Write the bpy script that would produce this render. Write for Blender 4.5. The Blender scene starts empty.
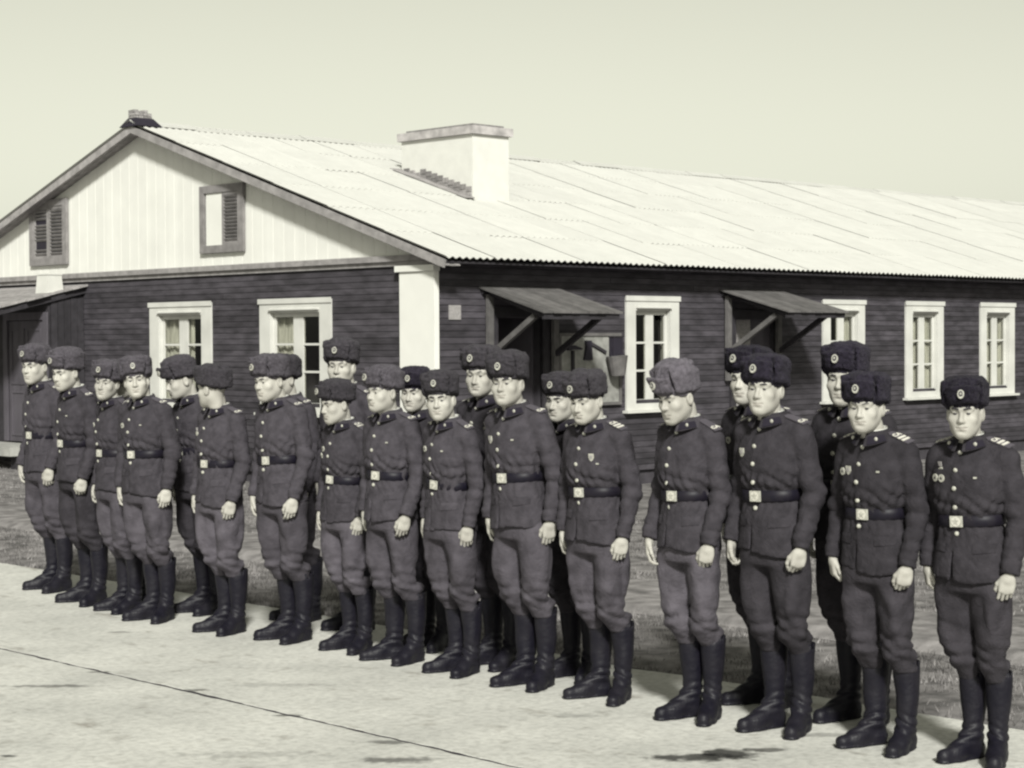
import bpy, math, random
import numpy as np
from mathutils import Vector, Matrix
from mathutils.bvhtree import BVHTree

random.seed(7)
RNG = np.random.default_rng(7)
scene = bpy.context.scene
col = scene.collection

# ------------------------------------------------------------------ camera
# World axes follow the barracks: X runs along its long wall, Y along its gable wall, Z up.
FPX, CAM_H = 1850.0, 1.9
vR = np.array([2404 - 512, 330 - 384, FPX])          # vanishing point of the long wall
vL = np.array([-1300 - 512, 350 - 384, FPX])         # vanishing point of the gable wall
aX = vR / np.linalg.norm(vR)
aY = vL - aX * (vL @ aX); aY /= np.linalg.norm(aY)
aZ = np.cross(aX, aY)
CM = np.stack([aX, aY, aZ], 1)                       # camera = CM @ world
cam_d = bpy.data.cameras.new('camera')
cam_d.sensor_width = 36; cam_d.lens = FPX * 36 / 1024
cam_d.clip_start = 0.1; cam_d.clip_end = 3000
cam = bpy.data.objects.new('camera', cam_d); col.objects.link(cam)
r_, d_, f_ = CM[0], CM[1], CM[2]
cam.matrix_world = Matrix(((r_[0], -d_[0], -f_[0], 0), (r_[1], -d_[1], -f_[1], 0),
                           (r_[2], -d_[2], -f_[2], CAM_H), (0, 0, 0, 1)))
scene.camera = cam

def ground_point(u, v, z=0.0):
    d = CM.T @ np.array([u - 512, v - 384, FPX]); t = (z - CAM_H) / d[2]
    return np.array([d[0] * t, d[1] * t, z])

def depth_of(p):
    return (CM @ (np.array(p) - np.array([0, 0, CAM_H])))[2]

# ------------------------------------------------------------------ sky, sun, exposure
SUN_EL = math.radians(33)
sun_h = Vector((-0.63, -0.78)).normalized()          # horizontal direction towards the sun
world = bpy.data.worlds.new('World'); scene.world = world; world.use_nodes = True
wn, wl = world.node_tree.nodes, world.node_tree.links
sky = wn.new('ShaderNodeTexSky'); sky.sky_type = 'NISHITA'; sky.sun_disc = False
sky.sun_elevation = SUN_EL
sky.sun_rotation = math.atan2(sun_h.x, sun_h.y)
sky.air_density = 2.0; sky.dust_density = 1.0; sky.ozone_density = 1.0
bw = wn.new('ShaderNodeRGBToBW'); tint = wn.new('ShaderNodeMix'); tint.data_type = 'RGBA'; tint.blend_type = 'MULTIPLY'
tint.inputs[0].default_value = 1.0; tint.inputs[7].default_value = (1.0, 1.01, 0.84, 1)
wl.new(sky.outputs[0], bw.inputs[0]); wl.new(bw.outputs[0], tint.inputs[6])
bg = wn['Background']; wl.new(tint.outputs[2], bg.inputs[0]); bg.inputs[1].default_value = 0.079
sun_d = bpy.data.lights.new('sun', 'SUN'); sun_d.energy = 4.4; sun_d.angle = math.radians(7); sun_d.color = (1, 1.0, 0.93)
sun = bpy.data.objects.new('sun', sun_d); col.objects.link(sun)
sdir = Vector((sun_h.x * math.cos(SUN_EL), sun_h.y * math.cos(SUN_EL), math.sin(SUN_EL)))
sun.rotation_euler = sdir.to_track_quat('Z', 'Y').to_euler(); sun.location = (-8, -10, 14)
scene.view_settings.view_transform = 'Standard'; scene.view_settings.look = 'None'
scene.view_settings.exposure = 0.45; scene.view_settings.gamma = 1.0
scene.render.engine = 'CYCLES'
scene.cycles.use_denoising = True
scene.cycles.filter_width = 2.4
scene.cycles.max_bounces = 6

# ------------------------------------------------------------------ materials
MATS = {}
def mat(name, c, rough=0.8, spec=0.3, var=0.15, vscale=6.0, bump=0.0, bscale=60.0, coord='Object', c2=None, rnd=0.0,
        metal=0.0, sheen=0.0, wrinkle=0.0, stretch=None, detail=4.0, lo=0.35, hi=0.65):
    m = bpy.data.materials.new(name); m.use_nodes = True
    n, l = m.node_tree.nodes, m.node_tree.links
    b = n['Principled BSDF']
    b.inputs['Roughness'].default_value = rough; b.inputs['Specular IOR Level'].default_value = spec
    b.inputs['Metallic'].default_value = metal
    if sheen: b.inputs['Sheen Weight'].default_value = sheen; b.inputs['Sheen Roughness'].default_value = 0.5
    if coord == 'World':
        src = n.new('ShaderNodeNewGeometry').outputs['Position']
    else:
        src = n.new('ShaderNodeTexCoord').outputs['Object']
    if stretch:
        mp = n.new('ShaderNodeMapping'); mp.inputs['Scale'].default_value = stretch
        l.new(src, mp.inputs[0]); src = mp.outputs[0]
    oi = n.new('ShaderNodeObjectInfo')
    tx = n.new('ShaderNodeTexNoise'); tx.inputs['Scale'].default_value = vscale; tx.inputs['Detail'].default_value = detail
    tx.noise_dimensions = '4D'
    mw = n.new('ShaderNodeMath'); mw.operation = 'MULTIPLY'; mw.inputs[1].default_value = 50.0 if coord != 'World' else 0.0
    l.new(oi.outputs['Random'], mw.inputs[0]); l.new(mw.outputs[0], tx.inputs['W'])
    l.new(src, tx.inputs['Vector'])
    rp = n.new('ShaderNodeValToRGB'); rp.color_ramp.elements[0].position = lo; rp.color_ramp.elements[1].position = hi
    c2 = c2 or tuple(x * (1 - var) for x in c)
    rp.color_ramp.elements[0].color = (*c2, 1)
    rp.color_ramp.elements[1].color = (*[x * (1 + (var if c2 is None else 0)) for x in c], 1)
    l.new(tx.outputs[0], rp.inputs[0])
    out = rp.outputs[0]
    if rnd:
        mr = n.new('ShaderNodeMapRange'); mr.inputs[3].default_value = 1 - rnd; mr.inputs[4].default_value = 1 + rnd
        l.new(oi.outputs['Random'], mr.inputs[0])
        mx = n.new('ShaderNodeVectorMath'); mx.operation = 'SCALE'
        l.new(out, mx.inputs[0]); l.new(mr.outputs[0], mx.inputs['Scale']); out = mx.outputs[0]
    l.new(out, b.inputs['Base Color'])
    if bump:
        t2 = n.new('ShaderNodeTexNoise'); t2.inputs['Scale'].default_value = bscale; t2.inputs['Detail'].default_value = 3
        l.new(src, t2.inputs['Vector'])
        bp = n.new('ShaderNodeBump'); bp.inputs['Strength'].default_value = bump; bp.inputs['Distance'].default_value = 0.01
        if wrinkle:                                    # fine cloth wrinkles under the nap
            t3 = n.new('ShaderNodeTexNoise'); t3.inputs['Scale'].default_value = 17; t3.inputs['Detail'].default_value = 5; t3.inputs['Distortion'].default_value = 1.2
            t3.noise_dimensions = '4D'; l.new(mw.outputs[0], t3.inputs['W']); l.new(src, t3.inputs['Vector'])
            rd = n.new('ShaderNodeMath'); rd.operation = 'ABSOLUTE'; sb = n.new('ShaderNodeMath'); sb.operation = 'SUBTRACT'; sb.inputs[1].default_value = 0.5
            l.new(t3.outputs[0], sb.inputs[0]); l.new(sb.outputs[0], rd.inputs[0])
            b3 = n.new('ShaderNodeBump'); b3.inputs['Strength'].default_value = wrinkle; b3.inputs['Distance'].default_value = 0.05
            l.new(rd.outputs[0], b3.inputs['Height']); l.new(b3.outputs[0], bp.inputs['Normal'])
        l.new(t2.outputs[0], bp.inputs['Height']); l.new(bp.outputs[0], b.inputs['Normal'])
    MATS[name] = m
    return m

def cream(v): return (v, v * 0.99, v * 0.94)
def mid(v): return (v, v * 0.945, v * 0.945)
def dark(v): return (v, v * 0.905, v * 1.07)
def black(v): return (v, v * 0.85, v * 1.32)

mat('white_paint', cream(0.52), 0.6, var=0.1, vscale=3, coord='World', c2=cream(0.44))
mat('gable_paint', cream(0.63), 0.7, var=0.06, vscale=2.5, coord='World', c2=cream(0.59), rnd=0.02)
mat('cap_shade_grey', mid(0.44), 0.9, vscale=6, coord='World', c2=mid(0.24), bump=0.3, bscale=20)  # grey stands for shade on the projecting course, put into the colour
mat('plaster', cream(0.56), 0.9, vscale=5, coord='World', c2=cream(0.52), bump=0.3, bscale=12)
mat('siding', dark(0.058), 0.75, vscale=7, coord='World', c2=dark(0.028), rnd=0.30, stretch=(0.5, 0.5, 1.6), bump=0.3, bscale=30)
mat('grey_wood', mid(0.30), 0.85, vscale=8, coord='World', c2=mid(0.20), rnd=0.15, bump=0.3, bscale=30)
mat('shutter_wood', mid(0.24), 0.85, vscale=8, coord='World', c2=mid(0.17), rnd=0.1)
mat('dark_wood', dark(0.030), 0.8, vscale=8, coord='World', c2=dark(0.018), rnd=0.15, bump=0.3, bscale=30)
mat('door_wood', dark(0.085), 0.75, vscale=6, coord='World', c2=dark(0.06), rnd=0.08, stretch=(1, 1, 0.3))
mat('canopy_wood', mid(0.115), 0.85, vscale=8, coord='World', c2=mid(0.075), rnd=0.2)
mat('slate', cream(0.46), 0.85, vscale=4, coord='World', c2=cream(0.43), rnd=0.03, bump=0.15, bscale=40)
mat('brick', mid(0.26), 0.9, vscale=20, coord='World', c2=mid(0.16), rnd=0.25, bump=0.4, bscale=60)
mat('dark_metal', black(0.02), 0.6, vscale=8, coord='World')
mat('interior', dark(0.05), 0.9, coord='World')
mat('curtain', cream(0.70), 0.9, vscale=7, coord='World', c2=cream(0.45), stretch=(5, 5, 0.3))
mat('fire_board', cream(0.28), 0.7, vscale=9, coord='World', c2=cream(0.17))
mat('notice', mid(0.30), 0.7, vscale=25, coord='World', c2=mid(0.22))
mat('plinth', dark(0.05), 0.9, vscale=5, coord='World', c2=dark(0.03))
mat('step_concrete', cream(0.36), 0.9, vscale=5, coord='World', c2=cream(0.26), bump=0.4, bscale=25)

mat('skin', (0.37, 0.355, 0.325), 0.6, 0.3, var=0.08, vscale=14, c2=(0.30, 0.285, 0.26), rnd=0.07)
mat('lips', (0.30, 0.28, 0.255), 0.5, 0.35, var=0.05, rnd=0.07)
mat('eye_white', (0.28, 0.27, 0.24), 0.3, 0.5, var=0.02)
mat('iris', (0.03, 0.026, 0.03), 0.3, 0.5, var=0.1)
mat('hair_dark', dark(0.035), 0.7, 0.3, var=0.3, vscale=60)
mat('hair_fair', mid(0.13), 0.7, 0.3, var=0.3, vscale=60)
for k, v in (('a', 0.049), ('b', 0.033), ('c', 0.060)):
    mat('tunic_' + k, dark(v), 0.95, 0.12, vscale=22, c2=dark(v * 0.66), rnd=0.10, bump=0.3, bscale=160, wrinkle=0.32)
for k, v in (('a', 0.070), ('b', 0.040), ('c', 0.095)):
    mat('trouser_' + k, dark(v), 0.95, 0.12, vscale=13, c2=dark(v * 0.62), rnd=0.12, bump=0.3, bscale=160, wrinkle=0.32)
mat('collar_dark', black(0.016), 0.9, 0.15, var=0.2)
mat('boot_leather', (0.0056, 0.0050, 0.0098), 0.52, 0.22, vscale=10, c2=(0.011, 0.010, 0.0145), bump=0.4, bscale=40)
mat('belt_leather', (0.0065, 0.0056, 0.0115), 0.5, 0.2, vscale=20, c2=(0.012, 0.010, 0.015))
mat('brass', (0.42, 0.41, 0.365), 0.6, 0.3, var=0.35, vscale=90, metal=0.0)
mat('badge_dark', black(0.02), 0.5, 0.4, var=0.1)
mat('gold_stripe', (0.55, 0.53, 0.48), 0.7, 0.3, var=0.15, vscale=60)
mat('board_cloth', dark(0.075), 0.9, 0.15, var=0.15)
mat('white_cotton', cream(0.62), 0.9, 0.2, var=0.08)
for k, v, w in (('grey', 0.085, 0.05), ('dark', 0.024, 0.013), ('pale', 0.12, 0.075), ('brown', 0.05, 0.03)):
    mat('fur_' + k, (dark if v > 0.03 else black)(v), 1.0, 0.05, vscale=55, c2=(dark if v > 0.03 else black)(w), rnd=0.2, bump=0.8, bscale=320, sheen=0.04)

def glass_mat():
    m = bpy.data.materials.new('window_glass'); m.use_nodes = True
    n, l = m.node_tree.nodes, m.node_tree.links; n.remove(n['Principled BSDF'])
    tr = n.new('ShaderNodeBsdfTransparent'); tr.inputs[0].default_value = (0.8, 0.8, 0.77, 1)
    gl = n.new('ShaderNodeBsdfGlossy'); gl.inputs['Roughness'].default_value = 0.04
    fr = n.new('ShaderNodeFresnel'); fr.inputs[0].default_value = 1.5
    mx = n.new('ShaderNodeMixShader'); gm = n.new('ShaderNodeNewGeometry'); inv = n.new('ShaderNodeMath'); inv.operation = 'SUBTRACT'; inv.inputs[0].default_value = 1; l.new(gm.outputs['Backfacing'], inv.inputs[1])
    ml = n.new('ShaderNodeMath'); ml.operation = 'MULTIPLY'; l.new(fr.outputs[0], ml.inputs[0]); l.new(inv.outputs[0], ml.inputs[1])
    l.new(ml.outputs[0], mx.inputs[0]); l.new(tr.outputs[0], mx.inputs[1]); l.new(gl.outputs[0], mx.inputs[2])
    l.new(mx.outputs[0], n['Material Output'].inputs[0]); MATS['window_glass'] = m
glass_mat()

def concrete_mat():
    m = bpy.data.materials.new('concrete'); m.use_nodes = True
    n, l = m.node_tree.nodes, m.node_tree.links; b = n['Principled BSDF']
    b.inputs['Roughness'].default_value = 0.9; b.inputs['Specular IOR Level'].default_value = 0.2
    pos = n.new('ShaderNodeNewGeometry').outputs['Position']
    def noise(scale, lo, hi, c0, c1, det=5, st=None):
        src = pos
        if st:
            mp = n.new('ShaderNodeMapping'); mp.inputs['Scale'].default_value = st; l.new(pos, mp.inputs[0]); src = mp.outputs[0]
        t = n.new('ShaderNodeTexNoise'); t.inputs['Scale'].default_value = scale; t.inputs['Detail'].default_value = det
        t.inputs['Roughness'].default_value = 0.62
        l.new(src, t.inputs['Vector']); r = n.new('ShaderNodeValToRGB')
        r.color_ramp.elements[0].position = lo; r.color_ramp.elements[1].position = hi
        r.color_ramp.elements[0].color = (*c0, 1); r.color_ramp.elements[1].color = (*c1, 1)
        l.new(t.outputs[0], r.inputs[0]); return r.outputs[0], t.outputs[0]
    base, _ = noise(1.3, 0.36, 0.62, (0.45, 0.445, 0.42), (0.56, 0.552, 0.52))
    fine, ft = noise(22, 0.34, 0.58, (0.78, 0.78, 0.78), (1, 1, 1), 8)
    stain, _ = noise(2.1, 0.31, 0.39, (0.62, 0.60, 0.58), (1, 1, 1), 7, (1.6, 0.7, 1))
    blot, _ = noise(6.5, 0.32, 0.42, (0.80, 0.79, 0.78), (1, 1, 1), 6)
    out = base
    for k in (fine, stain, blot):
        mx = n.new('ShaderNodeMix'); mx.data_type = 'RGBA'; mx.blend_type = 'MULTIPLY'; mx.inputs[0].default_value = 1
        l.new(out, mx.inputs[6]); l.new(k, mx.inputs[7]); out = mx.outputs[2]
    # worn, dirt-filled patches along the slab joint, one damp patch and a painted shadow beside a boot, each with a ragged shape of its own
    sep = n.new('ShaderNodeSeparateXYZ'); l.new(pos, sep.inputs[0])
    def mth(op, a, bb=None):
        x = n.new('ShaderNodeMath'); x.operation = op
        for i, q in enumerate((a, bb)):
            if q is None: continue
            if isinstance(q, (int, float)): x.inputs[i].default_value = q
            else: l.new(q, x.inputs[i])
        return x.outputs[0]
    wob = n.new('ShaderNodeTexNoise'); wob.inputs['Scale'].default_value = 11; wob.inputs['Detail'].default_value = 6; l.new(pos, wob.inputs['Vector'])
    wv = mth('MULTIPLY', mth('SUBTRACT', wob.outputs[0], 0.5), 1.9)
    for (x0, y0, rx, ry, dk) in ((6.44, 5.40, 0.24, 0.08, 0.16), (6.60, 5.34, 0.14, 0.12, 0.14), (6.78, 5.28, 0.10, 0.05, 0.30), (5.45, 6.34, 0.20, 0.06, 0.36), (5.30, 9.08, 0.26, 0.045, 0.45),
                                 (6.61, 10.45, 0.09, 0.03, 0.4), (4.26, 7.68, 0.05, 0.03, 0.2), (7.23, 5.28, 0.16, 0.05, 0.6), (6.73, 6.44, 0.15, 0.05, 0.75), (6.2, 8.2, 0.3, 0.06, 0.8),
                                 (5.66, 6.66, 0.14, 0.04, 0.4), (5.79, 8.41, 0.08, 0.03, 0.35), (5.72, 9.27, 0.07, 0.025, 0.35), (5.72, 7.5, 0.10, 0.03, 0.35), (5.05, 6.9, 0.3, 0.08, 0.78)):
        ex, ey = mth('SUBTRACT', sep.outputs[0], x0), mth('SUBTRACT', sep.outputs[1], y0)
        dx = mth('DIVIDE', mth('MULTIPLY', mth('SUBTRACT', ex, ey), 0.7071), rx); dy = mth('DIVIDE', mth('MULTIPLY', mth('ADD', ex, ey), 0.7071), ry)
        dd = mth('ADD', mth('SQRT', mth('ADD', mth('MULTIPLY', dx, dx), mth('MULTIPLY', dy, dy))), wv)
        mr = n.new('ShaderNodeMapRange'); mr.inputs[1].default_value = 0.55; mr.inputs[2].default_value = 1.15
        mr.inputs[3].default_value = dk; mr.inputs[4].default_value = 1.0; l.new(dd, mr.inputs[0])
        sc = n.new('ShaderNodeVectorMath'); sc.operation = 'SCALE'; l.new(out, sc.inputs[0]); l.new(mr.outputs[0], sc.inputs['Scale']); out = sc.outputs[0]
    l.new(out, b.inputs['Base Color'])
    bp = n.new('ShaderNodeBump'); bp.inputs['Strength'].default_value = 0.4; bp.inputs['Distance'].default_value = 0.02
    l.new(ft, bp.inputs['Height']); l.new(bp.outputs[0], b.inputs['Normal']); MATS['concrete'] = m
concrete_mat()
mat('earth', mid(0.23), 1.0, 0.1, vscale=5.0, coord='World', c2=mid(0.08), bump=0.9, bscale=18, detail=10, lo=0.36, hi=0.64)
mat('path_earth', mid(0.27), 1.0, 0.1, vscale=5.5, coord='World', c2=mid(0.11), bump=0.9, bscale=22, detail=10)
mat('joint_dirt', dark(0.035), 1.0, 0.1, vscale=30, coord='World')
mat('grass_dry', mid(0.27), 0.9, 0.1, vscale=4.5, coord='World', c2=mid(0.06), detail=6, lo=0.38, hi=0.6)

# ------------------------------------------------------------------ mesh helpers
class MB:
    def __init__(s): s.v, s.f, s.m = [], [], []
    def _add(s, vs, fs, mi=0):
        o = len(s.v); s.v += [tuple(p) for p in vs]; s.f += [tuple(i + o for i in q) for q in fs]; s.m += [mi] * len(fs)
    def box(s, x0, x1, y0, y1, z0, z1, mi=0):
        s._add([(x0, y0, z0), (x1, y0, z0), (x1, y1, z0), (x0, y1, z0), (x0, y0, z1), (x1, y0, z1), (x1, y1, z1), (x0, y1, z1)],
               [(0, 3, 2, 1), (4, 5, 6, 7), (0, 1, 5, 4), (1, 2, 6, 5), (2, 3, 7, 6), (3, 0, 4, 7)], mi)
        return s
    def hexa(s, p, mi=0):
        s._add(p, [(0, 3, 2, 1), (4, 5, 6, 7), (0, 1, 5, 4), (1, 2, 6, 5), (2, 3, 7, 6), (3, 0, 4, 7)], mi); return s
    def bar(s, a, b, w, h, up=(0, 0, 1), mi=0):
        a, b = Vector(a), Vector(b); d = (b - a).normalized(); sd = d.cross(Vector(up)).normalized(); u = sd.cross(d).normalized()
        P = []
        for e in (a, b):
            P += [e - sd * w / 2 - u * h / 2, e + sd * w / 2 - u * h / 2, e + sd * w / 2 + u * h / 2, e - sd * w / 2 + u * h / 2]
        s._add(P, [(0, 1, 2, 3), (7, 6, 5, 4), (0, 4, 5, 1), (1, 5, 6, 2), (2, 6, 7, 3), (3, 7, 4, 0)], mi); return s
    def tube(s, a, b, r0, r1, n=10, mi=0, caps=True):
        a, b = Vector(a), Vector(b); d = (b - a).normalized()
        sd = d.cross(Vector((0.3, 0.2, 1))).normalized(); u = sd.cross(d)
        P = []
        for e, r in ((a, r0), (b, r1)):
            for i in range(n):
                t = 2 * math.pi * i / n; P.append(e + (sd * math.cos(t) + u * math.sin(t)) * r)
        F = [(i, (i + 1) % n, n + (i + 1) % n, n + i) for i in range(n)]
        if caps: F += [tuple(range(n - 1, -1, -1)), tuple(range(n, 2 * n))]
        s._add(P, F, mi); return s
    def prism(s, pts, y0, y1, mi=0):                  # outline in x,z extruded along y
        n = len(pts); P = [(x, y0, z) for x, z in pts] + [(x, y1, z) for x, z in pts]
        F = [tuple(range(n)), tuple(range(2 * n - 1, n - 1, -1))] + [(i, i + n, (i + 1) % n + n, (i + 1) % n) for i in range(n)]
        s._add(P, F, mi); return s
    def mesh(s, name, smooth=False):
        me = bpy.data.meshes.new(name); me.from_pydata(s.v, [], s.f)
        if any(s.m): me.polygons.foreach_set('material_index', s.m)
        if smooth: me.polygons.foreach_set('use_smooth', [True] * len(s.f))
        me.update(); return me

def np_mesh(name, V, Q, smooth=True, mi=None):
    me = bpy.data.meshes.new(name); k = Q.shape[1]
    me.vertices.add(len(V)); me.vertices.foreach_set('co', np.ascontiguousarray(V, np.float32).ravel())
    me.loops.add(Q.size); me.loops.foreach_set('vertex_index', np.ascontiguousarray(Q, np.int32).ravel())
    me.polygons.add(len(Q)); me.polygons.foreach_set('loop_start', np.arange(0, Q.size, k, dtype=np.int32))
    me.polygons.foreach_set('loop_total', np.full(len(Q), k, np.int32))
    if mi is not None: me.polygons.foreach_set('material_index', mi.astype(np.int32))
    me.polygons.foreach_set('use_smooth', np.full(len(Q), smooth, bool))
    me.update(calc_edges=True); me.validate(); return me

def obj(name, me, mats, parent=None, loc=(0, 0, 0), rot=(0, 0, 0), scale=(1, 1, 1), kind=None):
    o = bpy.data.objects.new(name, me); col.objects.link(o)
    if me is not None and mats is not None and not len(me.materials):
        for m in ([mats] if isinstance(mats, str) else mats): me.materials.append(MATS[m])
    o.location = loc; o.rotation_euler = rot; o.scale = scale
    if parent is not None: o.parent = parent
    if kind: o['kind'] = kind
    return o
def tag(o, label, cat, group=None):
    o['label'] = label; o['category'] = cat
    if group: o['group'] = group
    return o
def empty(name, loc=(0, 0, 0), rz=0.0, s=1.0):
    o = bpy.data.objects.new(name, None); col.objects.link(o); o.location = loc; o.rotation_euler = (0, 0, rz); o.scale = (s, s, s)
    o.empty_display_size = 0.2; return o
UNIT = {}
def unit_box(mname):                                  # one shared box mesh for each material
    if mname not in UNIT:
        me = MB().box(-.5, .5, -.5, .5, -.5, .5).mesh('box_piece'); me.materials.append(MATS[mname]); UNIT[mname] = me
    return UNIT[mname]
def piece(name, mname, x0, x1, y0, y1, z0, z1, parent, rot=(0, 0, 0)):
    return obj(name, unit_box(mname), None, parent, ((x0 + x1) / 2, (y0 + y1) / 2, (z0 + z1) / 2), rot, (x1 - x0, y1 - y0, z1 - z0))

# ------------------------------------------------------------------ ground
EDGE_X, JOINT_X = 8.0, 5.74
def wav(t, s): return 0.012 * math.sin(t * 5.1 + s) + 0.008 * math.sin(t * 13.7 + 2 * s) + 0.006 * math.sin(t * 31 + 3 * s)
obj('ground', MB().box(-1200, 1200, -1200, 1200, -0.6, -0.10).mesh('ground'), 'earth', kind='structure')
pave = obj('concrete_pavement', MB().box(-40, EDGE_X - 0.03, -40, 60, -0.099, -0.0025).mesh('pavement_bed'), 'joint_dirt', kind='structure')
def slab(x0, x1, y0, y1, s0, s1, z):
    n = int((y1 - y0) / 0.05); V, F = [], []
    for i in range(n + 1):
        y = y0 + (y1 - y0) * i / n; c0 = 0.055 * max(0, math.sin(y * 2.3 + s0) * math.sin(y * 0.9 + 1)) ** 5; c1 = 0.055 * max(0, math.sin(y * 1.7 + s1) * math.sin(y * 1.1)) ** 5
        a, b = x0 + 0.6 * abs(wav(y, s0)) + c0 + random.uniform(0, 0.005), x1 - 0.6 * abs(wav(y, s1)) - c1 - random.uniform(0, 0.005)
        V += [(a, y, -0.08), (a, y, z - 0.002), (a + 0.002, y, z), (b - 0.002, y, z), (b, y, z - 0.002), (b, y, -0.08)]
    for i in range(n):
        k = i * 6
        F += [(k + j, k + j + 6, k + j + 7, k + j + 1) for j in range(5)]
    m = len(V)
    F += [(0, 1, 2, 3, 4, 5), (m - 1, m - 2, m - 3, m - 4, m - 5, m - 6)]
    F = [tuple(reversed(q)) for q in F]
    me = bpy.data.meshes.new('slab'); me.from_pydata(V, [], F); me.update(); return me
obj('slab', slab(JOINT_X + 0.005, EDGE_X, -40, 60, 1.0, 2.0, 0.0), 'concrete', pave)
obj('slab', slab(-3.0, JOINT_X - 0.005, -40, 60, 3.0, 4.0, 0.0), 'concrete', pave)
obj('slab', slab(-40, -3.02, -40, 60, 3.0, 4.0, 0.0), 'concrete', pave)

def earth_sheet(name, x0, x1, y0, y1, amp, base, mname, step=0.12, fall=0.15):
    nx, ny = int((x1 - x0) / step) + 1, int((y1 - y0) / step) + 1
    X, Y = np.meshgrid(np.linspace(x0, x1, nx), np.linspace(y0, y1, ny), indexing='ij')
    Zn = np.zeros_like(X)
    for k in range(9):
        a, fq = RNG.uniform(0, 6.28), RNG.uniform(1.2, 9)
        Zn += np.sin((X * math.cos(a) + Y * math.sin(a)) * fq + RNG.uniform(0, 6.28)) / fq ** 0.6
    e = np.minimum(np.minimum(X - x0, x1 - X), np.minimum(Y - y0, y1 - Y)); w = np.clip(e / fall, 0, 1)
    Zv = base + (amp * Zn * 0.4) * w - 0.05 * (1 - w)
    V = np.stack([X, Y, Zv], -1).reshape(-1, 3); I = np.arange(nx * ny).reshape(nx, ny)
    Q = np.stack([I[:-1, :-1], I[1:, :-1], I[1:, 1:], I[:-1, 1:]], -1).reshape(-1, 4)
    return obj(name, np_mesh(name, V, Q), mname, kind='structure'), V
lawn, lawnV = earth_sheet('lawn', EDGE_X + 0.02, 15.3, -2, 40, 0.012, -0.012, 'earth')
path, _ = earth_sheet('path', 9.62, 10.9, -2, 40, 0.012, 0.035, 'path_earth', fall=0.05)

def grass_mesh(n):
    x = EDGE_X + 0.01 + 6.8 * RNG.random(n) ** 1.3; y = 2 + 26 * RNG.random(n)
    dens = np.sin(x * 2.1 + 1.3 * np.sin(y * 1.7)) + np.sin(y * 2.9 + x) + 0.7 * np.sin(x * 7 + y * 5)
    keep = (dens + RNG.normal(0, 1.0, n) > -0.3) & ~((x > 9.6) & (x < 10.95) & (RNG.random(n) < 0.75))
    x, y = x[keep], y[keep]; n = len(x)
    h = RNG.uniform(0.004, 0.028, n); a = RNG.uniform(0, 6.28, n); w = RNG.uniform(0.003, 0.006, n)
    lx, ly = RNG.normal(0, 0.012, n), RNG.normal(0, 0.012, n)
    z0 = np.full(n, -0.02)
    A = np.stack([x - w * np.cos(a), y - w * np.sin(a), z0], -1); B = np.stack([x + w * np.cos(a), y + w * np.sin(a), z0], -1)
    Cc = np.stack([x + lx, y + ly, z0 + 0.02 + h], -1)
    V = np.stack([A, B, Cc], 1).reshape(-1, 3)
    return np_mesh('grass', V, np.arange(3 * n).reshape(n, 3), smooth=False)
g = obj('grass', grass_mesh(230000), 'grass_dry', kind='stuff')
tag(g, 'short dry grass growing between the concrete and the barracks', 'grass')

# ------------------------------------------------------------------ barracks
CX, CY = 15.353, 17.0                 # corner of long wall (y = CY) and gable wall (x = CX)
RIDGE_Y, RIDGE_Z, SL = 23.41, 5.11, 0.322
FAR_Y, FAR_X = 2 * RIDGE_Y - CY, 46.0
EAVE_Y = 16.55; RAKE_X = CX - 0.28
def roof_z(y): return RIDGE_Z - SL * abs(y - RIDGE_Y)
house = empty('barracks', (CX, CY, 0))
tag(house, 'long dark wooden barracks with white gable and pale corrugated roof behind the soldiers', 'building')
def hp(o):                             # parent to the house, keep world placement
    o.parent = house; o.matrix_parent_inverse = Matrix.Translation((-CX, -CY, 0)); return o
WIN_W, WZ0, WZ1 = 1.10, 0.93, 2.48
long_wins = [19.31, 23.80, 26.045, 28.29, 30.535, 32.78, 37.27, 39.515, 41.76]
door_x = [(16.33, 17.14), (21.13, 22.08)]
DOOR_Z1 = 2.2
long_open = sorted([(c - 0.40, c + 0.40, WZ0 + 0.14, WZ1 - 0.15) for c in long_wins] + [(a, b, 0.1, DOOR_Z1) for a, b in door_x])
gab_wins = [22.52, 19.82]              # y centres of the two ground-floor gable windows
GW = 1.55
gab_open = sorted([(c - 0.545, c + 0.545, WZ0 + 0.14, 2.30) for c in gab_wins])

def wall_segments(u0, u1, z0, z1, opens):
    out, cur = [], u0
    for a, b, c, d in opens:
        if a > cur: out.append((cur, a, z0, z1))
        if c > z0: out.append((a, b, z0, c))
        if d < z1: out.append((a, b, d, z1))
        cur = b
    if cur < u1: out.append((cur, u1, z0, z1))
    return out
mb = MB()
for a, b, c, d in wall_segments(CX, FAR_X, 0.1, 2.95, long_open): mb.box(a, b, CY, CY + 0.2, c, d)
wall_long = hp(obj('wall', mb.mesh('long_wall'), 'plinth')); wall_long['label'] = 'long wall of dark narrow horizontal planks'
mb = MB()
for a, b, c, d in wall_segments(CY + 0.2, FAR_Y, 0.1, 2.95, gab_open): mb.box(CX, CX + 0.2, a, b, c, d)
wall_gab = hp(obj('wall', mb.mesh('end_wall'), 'plinth')); wall_gab['label'] = 'end wall of dark narrow horizontal planks'
hp(obj('wall', MB().box(FAR_X - 0.2, FAR_X, CY + 0.2, FAR_Y, 0.1, 2.95).box(CX + 0.2, FAR_X - 0.2, FAR_Y - 0.2, FAR_Y, 0.1, 2.95).mesh('rear_wall'), 'siding'))
hp(obj('plinth', MB().box(CX + 0.03, FAR_X - 0.03, CY + 0.03, FAR_Y - 0.03, -0.12, 0.098).mesh('plinth'), 'plinth'))
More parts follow.
